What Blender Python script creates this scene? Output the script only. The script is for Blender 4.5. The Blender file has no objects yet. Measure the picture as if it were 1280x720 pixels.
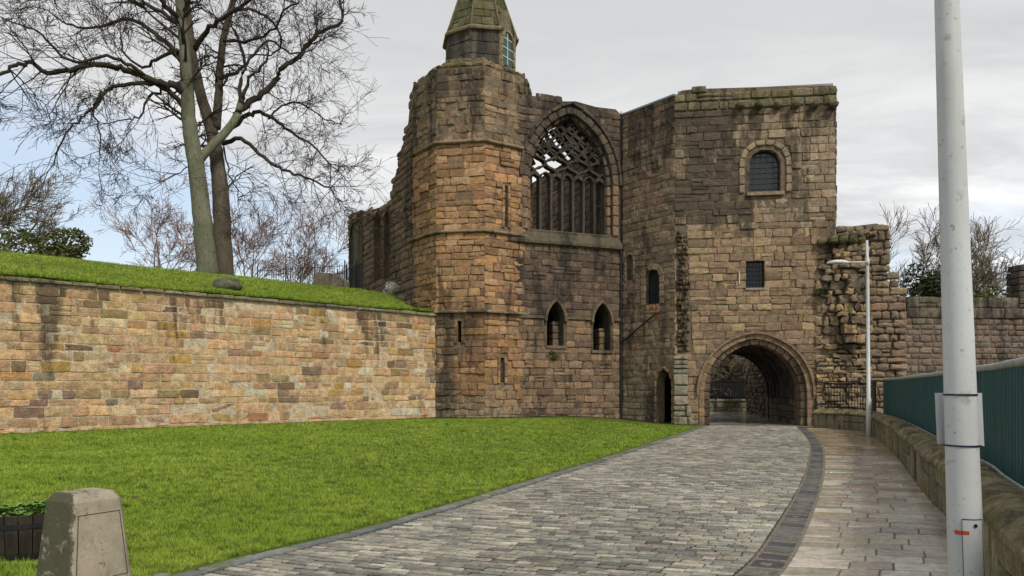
import bpy, math, random
import numpy as np
from mathutils import Vector, noise as mnoise
from mathutils.geometry import tessellate_polygon
R = random.Random(7)
sc = bpy.context.scene
COL = sc.collection
rad = math.radians
FPX = 950.0; HZ = 483.0; EYE = 1.6      # focal length and horizon of the photograph in its pixels

# ------------------------------------------------------------------ camera
cd = bpy.data.cameras.new('camera'); cam = bpy.data.objects.new('camera', cd); COL.objects.link(cam)
cd.sensor_width = 36; cd.lens = FPX/1280*36; cd.shift_y = (HZ-360)/1280
cam.location = (0, 0, EYE); cam.rotation_euler = (rad(90), 0, 0); cd.clip_end = 6000; cd.clip_start = .05
sc.camera = cam
# ------------------------------------------------------------------ light
SUN_EL, SUN_ROT = 46.0, 148.0           # behind the camera, to the right
w = bpy.data.worlds.new('World'); sc.world = w; w.use_nodes = True
nt = w.node_tree; nt.nodes.clear()
def N(t, nt_=None, **kw):
    n = (nt_ or nt).nodes.new(t)
    for k, v in kw.items(): setattr(n, k, v)
    return n
out = N('ShaderNodeOutputWorld'); bg = N('ShaderNodeBackground'); bg.inputs[1].default_value = .1
sky = N('ShaderNodeTexSky', sky_type='NISHITA'); sky.sun_disc = False
sky.sun_elevation = rad(SUN_EL); sky.sun_rotation = rad(SUN_ROT); sky.air_density = 1.2; sky.dust_density = 1.5
tc = N('ShaderNodeTexCoord'); sep = N('ShaderNodeSeparateXYZ'); nt.links.new(tc.outputs['Generated'], sep.inputs[0])
def M2(op, a, b=None, nt_=None, clamp=False):
    t = nt_ or nt
    n = t.nodes.new('ShaderNodeMath'); n.operation = op; n.use_clamp = clamp
    for i, v in enumerate((a, b)):
        if v is None: continue
        if isinstance(v, (int, float)): n.inputs[i].default_value = v
        else: t.links.new(v, n.inputs[i])
    return n.outputs[0]
def mapr(v, a, b, c, d, t, smooth=True):
    n = t.nodes.new('ShaderNodeMapRange'); n.interpolation_type = 'SMOOTHSTEP' if smooth else 'LINEAR'
    t.links.new(v, n.inputs[0])
    for i, x in zip((1, 2, 3, 4), (a, b, c, d)): n.inputs[i].default_value = x
    return n.outputs[0]
def mixc(f, a, b, t, blend='MIX'):
    n = t.nodes.new('ShaderNodeMix'); n.data_type = 'RGBA'; n.blend_type = blend; n.clamp_factor = True
    for i, v in ((0, f), (6, a), (7, b)):
        if isinstance(v, (int, float)): n.inputs[i].default_value = v
        elif isinstance(v, tuple): n.inputs[i].default_value = (*v[:3], 1)
        else: t.links.new(v, n.inputs[i])
    return n.outputs[2]
zc = M2('ADD', M2('MAXIMUM', sep.outputs[2], 0.0), .13)
cx = M2('DIVIDE', sep.outputs[0], zc); cy = M2('DIVIDE', sep.outputs[1], zc)
comb = N('ShaderNodeCombineXYZ'); nt.links.new(cx, comb.inputs[0]); nt.links.new(cy, comb.inputs[1])
def skynoise(scale, det, rough, off, dist=0.0, stretch=(1, 1, 1)):
    mp = N('ShaderNodeMapping'); nt.links.new(comb.outputs[0], mp.inputs[0]); mp.inputs['Location'].default_value = off
    mp.inputs['Scale'].default_value = stretch
    n = N('ShaderNodeTexNoise'); nt.links.new(mp.outputs[0], n.inputs[0]); n.inputs['Scale'].default_value = scale
    n.inputs['Detail'].default_value = det; n.inputs['Roughness'].default_value = rough; n.inputs['Distortion'].default_value = dist
    return n.outputs[0]
na = skynoise(.55, 7, .55, (3.1, 1.7, 0), .3, (1, .8, 1)); nb = skynoise(1.3, 8, .6, (8.2, 4.1, 2), .5, (.7, 1.4, 1)); nc = skynoise(.25, 3, .5, (1, 9, 4))
# low cloud deck: closed overhead, opening towards the horizon
openl = mapr(sep.outputs[2], .08, .45, 1, 0, nt)
left = mapr(sep.outputs[0], -.5, .05, .34, 0, nt)
cov = M2('SUBTRACT', M2('SUBTRACT', M2('ADD', na, .44), M2('MULTIPLY', openl, .50)), M2('MULTIPLY', left, openl))
cov_old = M2('SUBTRACT', M2('ADD', na, .44), M2('MULTIPLY', openl, .50))
cover = mapr(cov, .42, .62, 0, 1, nt)
# cloud tone
tone = mixc(mapr(nb, .36, .64, 0, 1, nt), (3.9, 4.0, 4.2), (8.8, 8.8, 8.7), nt)
lowb = mapr(sep.outputs[2], .02, .5, 1, 0, nt)
tone = mixc(M2('MULTIPLY', lowb, .85), (4.0, 4.05, 4.1), tone, nt)
haze = mixc(mapr(sep.outputs[2], -.02, .25, .6, 0, nt), sky.outputs[0], (5.0, 5.7, 6.6), nt)
blue = mixc(.5, haze, (4.7, 5.15, 5.8), nt)
skyc = mixc(cover, blue, tone, nt)
nt.links.new(skyc, bg.inputs[0]); nt.links.new(bg.outputs[0], out.inputs[0])
sd = bpy.data.lights.new('sun', 'SUN'); sd.energy = 1.5; sd.angle = rad(10); sd.color = (1, .95, .87)
so = bpy.data.objects.new('sun', sd); COL.objects.link(so)
az = rad(SUN_ROT); el = rad(SUN_EL)
sdir = Vector((math.sin(az)*math.cos(el), math.cos(az)*math.cos(el), math.sin(el)))
so.rotation_euler = sdir.to_track_quat('Z', 'Y').to_euler(); so.location = (10, -20, 30)
vs = sc.view_settings; vs.view_transform = 'Standard'; vs.look = 'None'; vs.gamma = 1; vs.exposure = .70; vs.use_curve_mapping = False

# ------------------------------------------------------------------ materials
def newmat(name, rough=.9, spec=.3):
    m = bpy.data.materials.new(name); m.use_nodes = True; t = m.node_tree; b = t.nodes['Principled BSDF']
    b.inputs['Roughness'].default_value = rough; b.inputs['Specular IOR Level'].default_value = spec
    return m, t, b
def tnoise(t, vec, scale, det=4, rough=.55, stretch=None, dist=0.0):
    if stretch:
        mp = t.nodes.new('ShaderNodeMapping'); t.links.new(vec, mp.inputs[0]); mp.inputs['Scale'].default_value = stretch; vec = mp.outputs[0]
    n = t.nodes.new('ShaderNodeTexNoise'); t.links.new(vec, n.inputs[0]); n.inputs['Scale'].default_value = scale
    n.inputs['Detail'].default_value = det; n.inputs['Roughness'].default_value = rough; n.inputs['Distortion'].default_value = dist
    return n.outputs[0]
def bumpn(t, b, h, strength, dist=.02):
    n = t.nodes.new('ShaderNodeBump'); n.inputs['Strength'].default_value = strength; n.inputs['Distance'].default_value = dist
    t.links.new(h, n.inputs['Height']); t.links.new(n.outputs[0], b.inputs['Normal'])
def posn(t): return t.nodes.new('ShaderNodeNewGeometry').outputs['Position']
def vmul(t, c, f):
    n = t.nodes.new('ShaderNodeVectorMath'); n.operation = 'SCALE'; t.links.new(c, n.inputs[0])
    t.links.new(f, n.inputs['Scale']); return n.outputs[0]
# one weathered sandstone: its colour comes per stone ("tint"), its staining per stone ("wear": soot, moss, lichen)
def stone_material(name, bump=.7, rough=.9, wet=False):
    m, t, b = newmat(name, rough, .25); P = posn(t)
    at = t.nodes.new('ShaderNodeAttribute'); at.attribute_name = 'tint'
    aw = t.nodes.new('ShaderNodeAttribute'); aw.attribute_name = 'wear'
    sw = t.nodes.new('ShaderNodeSeparateColor'); t.links.new(aw.outputs['Color'], sw.inputs[0])
    g1 = tnoise(t, P, 5.5, 6, .65); g2 = tnoise(t, P, 22, 5, .7); g3 = tnoise(t, P, 75, 3, .6)
    bed = tnoise(t, P, 9, 4, .6, (.5, .5, 3.2))
    f = M2('ADD', M2('MULTIPLY', mapr(g1, .3, .7, .56, 1.44, t), .55, t), M2('MULTIPLY', mapr(g2, .3, .72, .68, 1.32, t), .45, t), t)
    c = vmul(t, mixc(1.0, at.outputs['Color'], (1.0, .97, .90), t, 'MULTIPLY') if not wet else at.outputs['Color'], f)
    c = mixc(mapr(bed, .5, .75, 0, .35, t), c, mixc(1.0, c, (1.25, .92, .68), t, 'MULTIPLY'), t)
    st = tnoise(t, P, 1.0, 7, .62, (1.5, 1.5, .24), .4); st2 = tnoise(t, P, 4.5, 6, .7, (1, 1, .45))
    s = M2('ADD', M2('MULTIPLY', st, .7, t), M2('MULTIPLY', st2, .3, t), t)
    s = M2('ADD', M2('MULTIPLY', M2('SUBTRACT', s, .5, t), 2.9, t), sw.outputs[0], t)
    sm = mapr(s, .40, .78, 0, 1, t)
    c = mixc(M2('MULTIPLY', sm, .9, t), c, mixc(.18, (.026, .023, .020), c, t), t)
    mo = M2('ADD', M2('MULTIPLY', M2('SUBTRACT', tnoise(t, P, 2.6, 7, .68, (1, 1, .5)), .5, t), 1.9, t), sw.outputs[1], t)
    mm = mapr(mo, .5, .82, 0, 1, t)
    c = mixc(M2('MULTIPLY', mm, .8, t), c, mixc(g2, (.055, .062, .022), (.15, .15, .045), t), t)
    li = M2('ADD', tnoise(t, P, 5.5, 6, .7, None, .6), M2('MULTIPLY', M2('SUBTRACT', sw.outputs[2], .5, t), .6, t), t)
    lm = mapr(li, .56, .66, 0, 1, t)
    c = mixc(M2('MULTIPLY', lm, .6, t), c, (.36, .34, .27), t)
    t.links.new(c, b.inputs['Base Color'])
    h = M2('ADD', M2('MULTIPLY', g2, .6, t), M2('ADD', M2('MULTIPLY', g1, .9, t), M2('MULTIPLY', g3, .22, t), t), t)
    bumpn(t, b, h, bump, .06)
    if wet:
        wt = tnoise(t, P, .8, 5, .6); t.links.new(mapr(wt, .36, .66, wet[0], wet[1], t), b.inputs['Roughness']); b.inputs['Specular IOR Level'].default_value = .5
    return m
MS = stone_material('sandstone', 1.0, .92)
MSET = stone_material('sett_stone', .35, .6, wet=(.24, .6))
MFLAG = stone_material('flagstone', .12, .5, wet=(.05, .34))

def plain(name, col, rough=.7, spec=.3, metal=0.0, var=.2, scale=12, bump=.2, bscale=40):
    m, t, b = newmat(name, rough, spec); P = posn(t); b.inputs['Metallic'].default_value = metal
    n = tnoise(t, P, scale, 5, .6)
    c = mixc(mapr(n, .3, .7, 0, 1, t), tuple(x*(1-var) for x in col), tuple(min(1, x*(1+var)) for x in col), t)
    t.links.new(c, b.inputs['Base Color'])
    if bump: bumpn(t, b, tnoise(t, P, bscale, 4, .6), bump, .01)
    return m
def grass_material(name, blades):
    m, t, b = newmat(name, .75 if blades else .9, .18); P = posn(t)
    n1 = tnoise(t, P, .55, 5, .6); n2 = tnoise(t, P, 4.5, 6, .75); n3 = tnoise(t, P, 30, 4, .7)
    c = mixc(mapr(n1, .35, .65, 0, 1, t), (.225, .33, .032), (.315, .41, .052), t)
    c = mixc(mapr(n2, .47, .60, 0, .85, t), c, (.09, .165, .018), t)
    c = mixc(mapr(n3, .52, .75, 0, .65, t), c, (.42, .44, .12), t)
    if not blades: c = mixc(.45, c, (.028, .052, .009), t)
    t.links.new(c, b.inputs['Base Color'])
    if not blades: bumpn(t, b, M2('ADD', n3, n2, t), 1.0, .1)
    else:
        b.inputs['Subsurface Weight'].default_value = 0
    return m
MG = grass_material('turf', False); MGB = grass_material('grass_blade', True)
def grass_b(name):
    m, t, b = newmat(name, .9, .15); P = posn(t)
    n1 = tnoise(t, P, .6, 5, .6); n2 = tnoise(t, P, 4.5, 6, .7, (1, 1, 1)); n3 = tnoise(t, P, 28, 5, .7)
    c = mixc(mapr(n1, .35, .65, 0, 1, t), (.16, .225, .028), (.27, .30, .05), t)
    c = mixc(mapr(n2, .48, .7, 0, .8, t), c, (.06, .11, .014), t)
    c = mixc(mapr(n3, .5, .75, 0, .5, t), c, (.2, .2, .05), t)
    t.links.new(c, b.inputs['Base Color']); bumpn(t, b, M2('ADD', n3, n2, t), 1.0, .12); return m
MGK = grass_b('bank_turf')
MSOIL = plain('bare_soil', (.035, .028, .02), .95, .1, var=.4, scale=5, bump=.8)  # dark soil; the wall-foot strips also paint contact shade with it
MJOINT = plain('joint_grit', (.034, .032, .026), .95, .2, var=.5, scale=18, bump=.6)
MJOINT2 = plain('sandy_joint', (.17, .15, .115), .8, .3, var=.4, scale=18, bump=.4)
MFAR = plain('distant_ground', (.05, .06, .025), .95, .1, var=.4, scale=.2, bump=0)
MIRON = plain('black_iron', (.012, .013, .014), .5, .4, var=.3)
MGLASS, _t, _b = newmat('dark_glass', .12, .5); _b.inputs['Base Color'].default_value = (.018, .021, .026, 1)
_P = posn(_t); bumpn(_t, _b, tnoise(_t, _P, 3, 2, .5), .25, .02)
MGGREEN, _t, _b = newmat('green_glass', .2, .5); _b.inputs['Base Color'].default_value = (.03, .07, .055, 1)
MVOID = plain('unlit_room', (.01, .009, .008), 1, 0, bump=0)  # near-black colour stands in for the shade inside openings
MLEAD = plain('lead_roofing', (.22, .25, .27), .55, .4, var=.15, scale=2)
MWHITE = plain('white_fitting', (.7, .7, .68), .5, .4, var=.05)
MPAPER = plain('white_paper', (.78, .78, .80), .6, .3, var=.03, scale=3, bump=.05)
MTIE = plain('dark_strap', (.02, .022, .04), .5, .3)
MRED = plain('red_sticker', (.55, .06, .04), .5, .3, var=.1)

def pole_material():
    m, t, b = newmat('weathered_white_paint', .42, .4); P = posn(t)
    n1 = tnoise(t, P, 2.5, 6, .65, (1, 1, .35)); n2 = tnoise(t, P, 26, 5, .7); n3 = tnoise(t, P, 9, 4, .6)
    c = mixc(mapr(n1, .35, .7, 0, 1, t), (.60, .61, .60), (.49, .50, .475), t)
    c = mixc(mapr(n2, .60, .70, 0, .8, t), c, (.22, .20, .14), t)
    c = mixc(mapr(n3, .60, .72, 0, .7, t), c, (.33, .31, .22), t)
    t.links.new(c, b.inputs['Base Color']); bumpn(t, b, n2, .12, .004); return m
MPOLE = pole_material()
def fence_material():
    m, t, b = newmat('peeling_teal_paint', .5, .35); P = posn(t)
    n1 = tnoise(t, P, 1.6, 5, .6, (2, 2, .3)); n2 = tnoise(t, P, 30, 5, .75, (1, 1, .25)); n3 = tnoise(t, P, 5, 5, .6, (2, 2, .4))
    c = mixc(mapr(n1, .3, .7, 0, 1, t), (.012, .062, .062), (.025, .095, .088), t)
    c = mixc(mapr(n3, .55, .75, 0, .6, t), c, (.012, .030, .030), t)
    c = mixc(mapr(n2, .60, .66, 0, .9, t), c, (.05, .022, .012), t)
    t.links.new(c, b.inputs['Base Color']); bumpn(t, b, n2, .3, .006); return m
MFENCE = fence_material()
def bark(name, a, b_, c_):
    m, t, b = newmat(name, .9, .15); P = posn(t)
    n1 = tnoise(t, P, 1.6, 6, .65, (1, 1, .5)); n2 = tnoise(t, P, 14, 5, .7, (1, 1, .35))
    c = mixc(mapr(n1, .35, .65, 0, 1, t), a, b_, t); c = mixc(mapr(n2, .5, .72, 0, .8, t), c, c_, t)
    t.links.new(c, b.inputs['Base Color']); bumpn(t, b, n2, .9, .04); return m
MBARKG = bark('lichened_bark', (.21, .21, .145), (.14, .145, .09), (.045, .042, .028))
MBARKB = bark('brown_bark', (.16, .135, .10), (.10, .082, .06), (.030, .024, .018))
MTWIG = plain('twig', (.050, .038, .030), .9, .1, var=.3, bump=0)
MTWIGR = plain('reddish_twig', (.24, .145, .125), .9, .1, var=.3, bump=0)
MTWIGL = plain('pale_twig', (.20, .16, .115), .9, .1, var=.35, bump=0, scale=2)
def leafmat(name, a, b_):
    m, t, b = newmat(name, .7, .2); P = posn(t); n = tnoise(t, P, 1.7, 5, .6); n2 = tnoise(t, P, 17, 3, .6)
    c = mixc(mapr(n, .35, .65, 0, 1, t), a, b_, t); c = mixc(mapr(n2, .45, .7, 0, .6, t), c, tuple(x*1.7 for x in b_), t)
    t.links.new(c, b.inputs['Base Color']); return m
MLEAFD = leafmat('evergreen_leaf', (.022, .038, .014), (.045, .065, .022))
MLEAFO = leafmat('olive_leaf', (.06, .07, .022), (.11, .115, .035))
MLEAFK = leafmat('dark_thicket_leaf', (.010, .011, .007), (.022, .021, .012))
MLEAFB = leafmat('bright_leaf', (.09, .19, .03), (.16, .28, .06))
MFLOWER = plain('white_blossom', (.62, .62, .58), .8, .1, var=.2)
MDEAD = plain('dead_leaf', (.14, .075, .035), .85, .15, var=.4)
def barrel_mat():
    m, t, b = newmat('wet_dark_oak', .55, .35); P = posn(t); n = tnoise(t, P, 6, 6, .7, (1, 1, .3)); n2 = tnoise(t, P, 3.4, 5, .7)
    c = mixc(mapr(n, .35, .7, 0, 1, t), (.020, .015, .011), (.060, .046, .032), t); c = mixc(mapr(n2, .55, .7, 0, .6, t), c, (.06, .07, .04), t)
    t.links.new(c, b.inputs['Base Color']); bumpn(t, b, n, .5, .01); return m
MBARREL = barrel_mat()

# ------------------------------------------------------------------ helpers
def mesh(name, verts, faces, mat=None, parent=None, smooth=False, attrs=None):
    me = bpy.data.meshes.new(name)
    me.from_pydata([tuple(v) for v in verts], [], faces); 
    if attrs is not None:
        for an, vals in attrs.items():
            a = me.attributes.new(an, 'FLOAT_COLOR', 'POINT')
            if isinstance(vals, tuple): arr = np.tile(np.array(vals, dtype=np.float32), len(verts))
            else: arr = np.asarray(vals, dtype=np.float32).ravel()
            a.data.foreach_set('color', arr)
    if smooth: me.polygons.foreach_set('use_smooth', [True]*len(me.polygons))
    if mat: me.materials.append(mat)
    o = bpy.data.objects.new(name, me); COL.objects.link(o)
    if parent: o.parent = parent
    return o
def thing(name, label, cat, loc=(0, 0, 0), group=None):
    o = bpy.data.objects.new(name, None); COL.objects.link(o); o.location = loc; o.empty_display_size = .3
    o['label'] = label; o['category'] = cat
    if group: o['group'] = group
    return o
def tag(o, label, cat, group=None):
    o['label'] = label; o['category'] = cat
    if group: o['group'] = group
    return o
def local(verts, parent):
    if parent is None: return verts
    l = Vector(parent.location); return [Vector(v)-l for v in verts]
class Frame:
    """a vertical plane: u runs along it, z up, d out of it towards the viewer's side"""
    def __init__(s, o, p):
        s.O = Vector((o[0], o[1], 0)); q = Vector((p[0], p[1], 0)); s.L = (q-s.O).length
        s.U = (q-s.O).normalized(); s.Z = Vector((0, 0, 1)); s.N = Vector((s.U.y, -s.U.x, 0))
    def pt(s, u, z, d=0): return s.O + s.U*u + s.Z*z + s.N*d
    def u(s, px, d=0):                       # where a sight line of the photograph meets the plane
        k = (px-640)/FPX; o = s.O + s.N*d; return (k*o.y-o.x)/(s.U.x-k*s.U.y)
    def z(s, u, py, d=0): return EYE+(HZ-py)/FPX*(s.pt(u, 0, d).y)
    def at(s, px, py, d=0): u = s.u(px, d); return u, s.z(u, py, d)
class Flat:                                  # the ground plane, d up
    def __init__(s, zf=lambda x, y: 0.0): s.zf = zf
    def pt(s, x, y, d=0): return Vector((x, y, s.zf(x, y)+d))
def polar_sort(ring): return ring
def boxmesh(fr, u0, u1, z0, z1, d0, d1):
    v = [fr.pt(u, z, d) for d in (d0, d1) for (u, z) in ((u0, z0), (u1, z0), (u1, z1), (u0, z1))]
    f = [(0, 3, 2, 1), (4, 5, 6, 7), (0, 1, 5, 4), (1, 2, 6, 5), (2, 3, 7, 6), (3, 0, 4, 7)]
    return v, f
def prism(fr, poly, d0, d1):
    n = len(poly); v = [fr.pt(u, z, d0) for u, z in poly]+[fr.pt(u, z, d1) for u, z in poly]
    f = [tuple(range(n, 2*n)), tuple(reversed(range(n)))]+[(i, (i+1) % n, n+(i+1) % n, n+i) for i in range(n)]
    return v, f
class MB:
    def __init__(s): s.v = []; s.f = []
    def add(s, vf):
        b = len(s.v); s.v += vf[0]; s.f += [tuple(i+b for i in f) for f in vf[1]]; return s
    def build(s, name, mat, parent=None, smooth=False, attrs=None):
        return mesh(name, local(s.v, parent), s.f, mat, parent, smooth, attrs)
def tube(path, radii, n=6, cap=True):
    v = []; f = []; path = [Vector(p) for p in path]; m = len(path)
    up = Vector((.13, .31, .94))
    for i, p in enumerate(path):
        t = (path[min(i+1, m-1)]-path[max(i-1, 0)])
        t = t.normalized() if t.length > 1e-6 else Vector((0, 0, 1))
        a = t.cross(up); a = a.normalized() if a.length > .05 else t.cross(Vector((1, 0, 0))).normalized()
        b = t.cross(a); r = radii[i] if hasattr(radii, '__len__') else radii
        for k in range(n):
            th = 2*math.pi*k/n; v.append(p+(a*math.cos(th)+b*math.sin(th))*r)
    for i in range(m-1):
        for k in range(n):
            f.append((i*n+k, i*n+(k+1) % n, (i+1)*n+(k+1) % n, (i+1)*n+k))
    if cap: f.append(tuple(reversed(range(n)))); f.append(tuple((m-1)*n+k for k in range(n)))
    return v, f
def panel(fr, outer, holes, d0, d1, name, parent, mat=None, tint=(.16, .13, .10), wear=(.5, .3, .3)):
    """a wall slab from depth d0 (front) back to d1 with real openings"""
    loops = [outer]+holes
    tri = tessellate_polygon([[Vector((u, z, 0)) for u, z in l] for l in loops])
    flat = [p for l in loops for p in l]; n = len(flat)
    v = [fr.pt(u, z, d0) for u, z in flat]+[fr.pt(u, z, d1) for u, z in flat]
    f = [tuple(t) for t in tri]+[tuple(i+n for i in reversed(t)) for t in tri]
    b = 0
    for l in loops:
        m = len(l)
        for i in range(m): j = (i+1) % m; f.append((b+i, b+j, n+b+j, n+b+i))
        b += m
    return mesh(name, local(v, parent), f, mat or MS, parent, attrs={'tint': (*tint, 1), 'wear': (*wear, 1)})
def arch(cu, hw, z0, zs, rise, n=14):
    """pointed arch outline from the left foot over the apex to the right foot"""
    r = (hw*hw+rise*rise)/(2*hw); pts = [(cu-hw, z0)]
    a1 = math.atan2(rise, r-hw) if r != hw else math.pi/2
    a1 = math.acos(max(-1, min(1, (r-hw)/r))) 
    for i in range(n+1):
        a = a1*i/n; pts.append((cu-hw+r-r*math.cos(a), zs+r*math.sin(a)))
    right = [(2*cu-u, z) for u, z in reversed(pts[:-1])]
    return pts+right
def resample(pts, step):
    d = [0]
    for a, b in zip(pts, pts[1:]): d.append(d[-1]+math.hypot(b[0]-a[0], b[1]-a[1]))
    n = max(1, round(d[-1]/step)); out_ = []
    j = 0
    for i in range(n+1):
        s = d[-1]*i/n
        while j < len(d)-2 and d[j+1] < s: j += 1
        t = (s-d[j])/max(1e-9, d[j+1]-d[j]); out_.append(tuple(a+(b-a)*t for a, b in zip(pts[j], pts[j+1])))
    return out_
def normals2(pts):
    o = []
    for i in range(len(pts)):
        a = pts[max(i-1, 0)]; b = pts[min(i+1, len(pts)-1)]; dx, dz = b[0]-a[0], b[1]-a[1]; l = math.hypot(dx, dz) or 1
        o.append((-dz/l, dx/l))
    return o

class Masonry:
    """collects stones; the ones that show largest become objects of their own, the rest one 'stuff' part"""
    def __init__(s, parent, mat=None, name='stone', limit=300, cheap=False): s.parent = parent; s.mat = mat or MS; s.name = name; s.limit = limit; s.st = []; s.cheap = cheap; s.mid = True
    def stone(s, fr, poly, d0, d1, tint, wear, cham=.02, bulge=.01, jit=.008, mid=True):
        mid = mid and s.mid
        n0 = len(poly); cu = sum(p[0] for p in poly)/n0; cz = sum(p[1] for p in poly)/n0
        us = [p[0] for p in poly]; zs = [p[1] for p in poly]; hu = max(.01, (max(us)-min(us))/2); hz = max(.01, (max(zs)-min(zs))/2)
        ring = []
        for i in range(n0):
            a = poly[i]; ring.append((a[0]+R.uniform(-jit, jit), a[1]+R.uniform(-jit, jit)))
            if mid:
                b = poly[(i+1) % n0]; ring.append(((a[0]+b[0])/2+R.uniform(-jit, jit), (a[1]+b[1])/2+R.uniform(-jit, jit)))
        n = len(ring); cuf = 1-min(.45, cham/hu); czf = 1-min(.45, cham/hz)
        if mid:                                       # round the corners a little
            for i in range(0, n, 2): u, z = ring[i]; ring[i] = (cu+(u-cu)*(1-min(.2, cham*.45/hu)), cz+(z-cz)*(1-min(.2, cham*.45/hz)))
        dd = d1+R.uniform(-1, 1)*jit
        v = [fr.pt(u, z, d0) for u, z in ring]+[fr.pt(u, z, dd-cham) for u, z in ring]
        v += [fr.pt(cu+(u-cu)*cuf, cz+(z-cz)*czf, dd+R.uniform(-.5, .5)*jit) for u, z in ring]+[fr.pt(cu+R.uniform(-.2, .2)*hu, cz+R.uniform(-.2, .2)*hz, dd+bulge*R.uniform(.3, 1.4))]
        f = []
        for i in range(n):
            j = (i+1) % n; f += [(i, j, n+j, n+i), (n+i, n+j, 2*n+j, 2*n+i), (2*n+i, 2*n+j, 3*n)]
        c = fr.pt(cu, cz, d1); dist = max(1, (c-Vector((0, 0, EYE))).length)
        nv = (fr.pt(cu, cz, d1+1)-c); face = abs(nv.dot(c-Vector((0, 0, EYE))))/dist
        vis = 1.0
        if c.y > .5:
            px = 640+FPX*c.x/c.y; py = HZ-FPX*(c.z-EYE)/c.y
            if px < -20 or px > 1300 or py > 740 or py < -20: vis = .001
            if nv.dot(c-Vector((0, 0, EYE))) > 0: vis = .001
        else: vis = .001
        s.st.append((hu*hz*face/dist**2*vis, v, f, c, tint, wear))
    def finish(s):
        s.st.sort(key=lambda t: -t[0])
        po = Vector(s.parent.location) if s.parent else Vector()
        for sc_, v, f, c, ti, we in s.st[:s.limit]:
            o = mesh(s.name, [p-c for p in v], f, s.mat, s.parent, attrs={'tint': (*ti, 1), 'wear': (*we, 1)}); o.location = c-po
            if s.parent is None or s.parent.get('kind') == 'structure': o.parent = s.parent
        rest = s.st[s.limit:]
        if rest:
            V = []; F = []; T = []; W = []
            for sc_, v, f, c, ti, we in rest:
                b = len(V); V += [p-po for p in v]; F += [tuple(i+b for i in q) for q in f]
                T += [(*ti, 1)]*len(v); W += [(*we, 1)]*len(v)
            o = mesh(s.name+'work' if s.name == 'stone' else 'further_'+s.name+'s', V, F, s.mat, s.parent, attrs={'tint': T, 'wear': W}); o['kind'] = 'stuff'
def pick(pal, var=.12):
    c = R.choice(pal); k = 1+R.uniform(-var, var); return tuple(min(.85, x*k*(1+R.uniform(-.04, .04))) for x in c)
def cuts(segs, ex):
    for (a, b) in ex:
        o = []
        for (p, q) in segs:
            if b <= p or a >= q: o.append((p, q)); continue
            if a > p: o.append((p, a))
            if b < q: o.append((b, q))
        segs = o
    return segs
def hole_iv(poly, z0, z1):
    """interval of u that an outline covers between two heights"""
    us = []
    n = len(poly)
    for z in (z0+.02, (z0+z1)/2, z1-.02):
        for i in range(n):
            a, b = poly[i], poly[(i+1) % n]
            if (a[1]-z)*(b[1]-z) < 0: t = (z-a[1])/(b[1]-a[1]); us.append(a[0]+(b[0]-a[0])*t)
    return (min(us), max(us)) if us else None
def ashlar(M, fr, u0, u1, z0, z1, color, holes=(), ch=(.26, .36), wd=(.35, .9), d0=-.06, d1=0.0, top=None, joint=.016, cham=.022, bulge=.018, jit=.008, depth=None, u0f=None, u1f=None, rng_d=.012):
    z = z0
    while z < z1-.08:
        h = R.uniform(*ch); 
        if z+h > z1-.12: h = z1-z
        za, zb = z+joint/2, z+h-joint/2; zm = (za+zb)/2
        a0 = u0f(zm) if u0f else u0; a1 = u1f(zm) if u1f else u1
        ex = [iv for iv in (hole_iv(p, z, z+h) for p in holes) if iv]
        for (p, q) in cuts([(a0, a1)], ex):
            u = p
            while u < q-.03:
                wst = R.uniform(*wd); wst = wst if R.random() > .2 else wst*.6
                if u+wst > q-wd[0]*.55: wst = q-u
                if wst > wd[1]*1.25: wst /= 2
                um = u+wst/2
                if top is None or zm < top(um):
                    ti, we = color(um, zm); dz = 0
                    dd = d1+R.uniform(-rng_d, rng_d)+(depth(um, zm) if depth else 0)
                    if wst > .34 and h > .28 and R.random() < .10:         # a stone split into two thin ones
                        zs = za+(zb-za)*R.uniform(.4, .6)
                        for (b0, b1) in ((za, zs-.007), (zs+.007, zb)):
                            ti, we = color(um, (b0+b1)/2)
                            M.stone(fr, [(u+joint/2, b0), (u+wst-joint/2, b0), (u+wst-joint/2, b1), (u+joint/2, b1)], d0, dd+R.uniform(-.008, .008), ti, we, cham*.8, bulge, jit)
                    else:
                        M.stone(fr, [(u+joint/2, za), (u+wst-joint/2, za), (u+wst-joint/2, zb), (u+joint/2, zb)], d0, dd, ti, we, cham, bulge, jit)
                u += wst
        z += h
def ring(M, fr, curve, wdt, d0, d1, color, step=.36, cham=.018, joint=.014, jit=.004, start=True):
    """voussoirs (and jamb stones) set along an arch curve, wdt wide outwards"""
    p = resample(curve, step); nm = normals2(p)
    q = [(a[0]+n[0]*wdt, a[1]+n[1]*wdt) for a, n in zip(p, nm)]
    for i in range(len(p)-1):
        a, b, c, d = p[i], p[i+1], q[i+1], q[i]; g = joint/max(.05, math.hypot(b[0]-a[0], b[1]-a[1]))/2; g2 = joint/max(.05, math.hypot(c[0]-d[0], c[1]-d[1]))/2
        L = lambda s, t, k: (s[0]+(t[0]-s[0])*k, s[1]+(t[1]-s[1])*k)
        poly = [L(a, b, g), L(b, a, g), L(c, d, g2), L(d, c, g2)]
        cu = sum(x[0] for x in poly)/4; cz = sum(x[1] for x in poly)/4
        ti, we = color(cu, cz); M.stone(fr, poly, d0, d1+R.uniform(-.006, .006), ti, we, cham, .004, jit)
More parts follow.
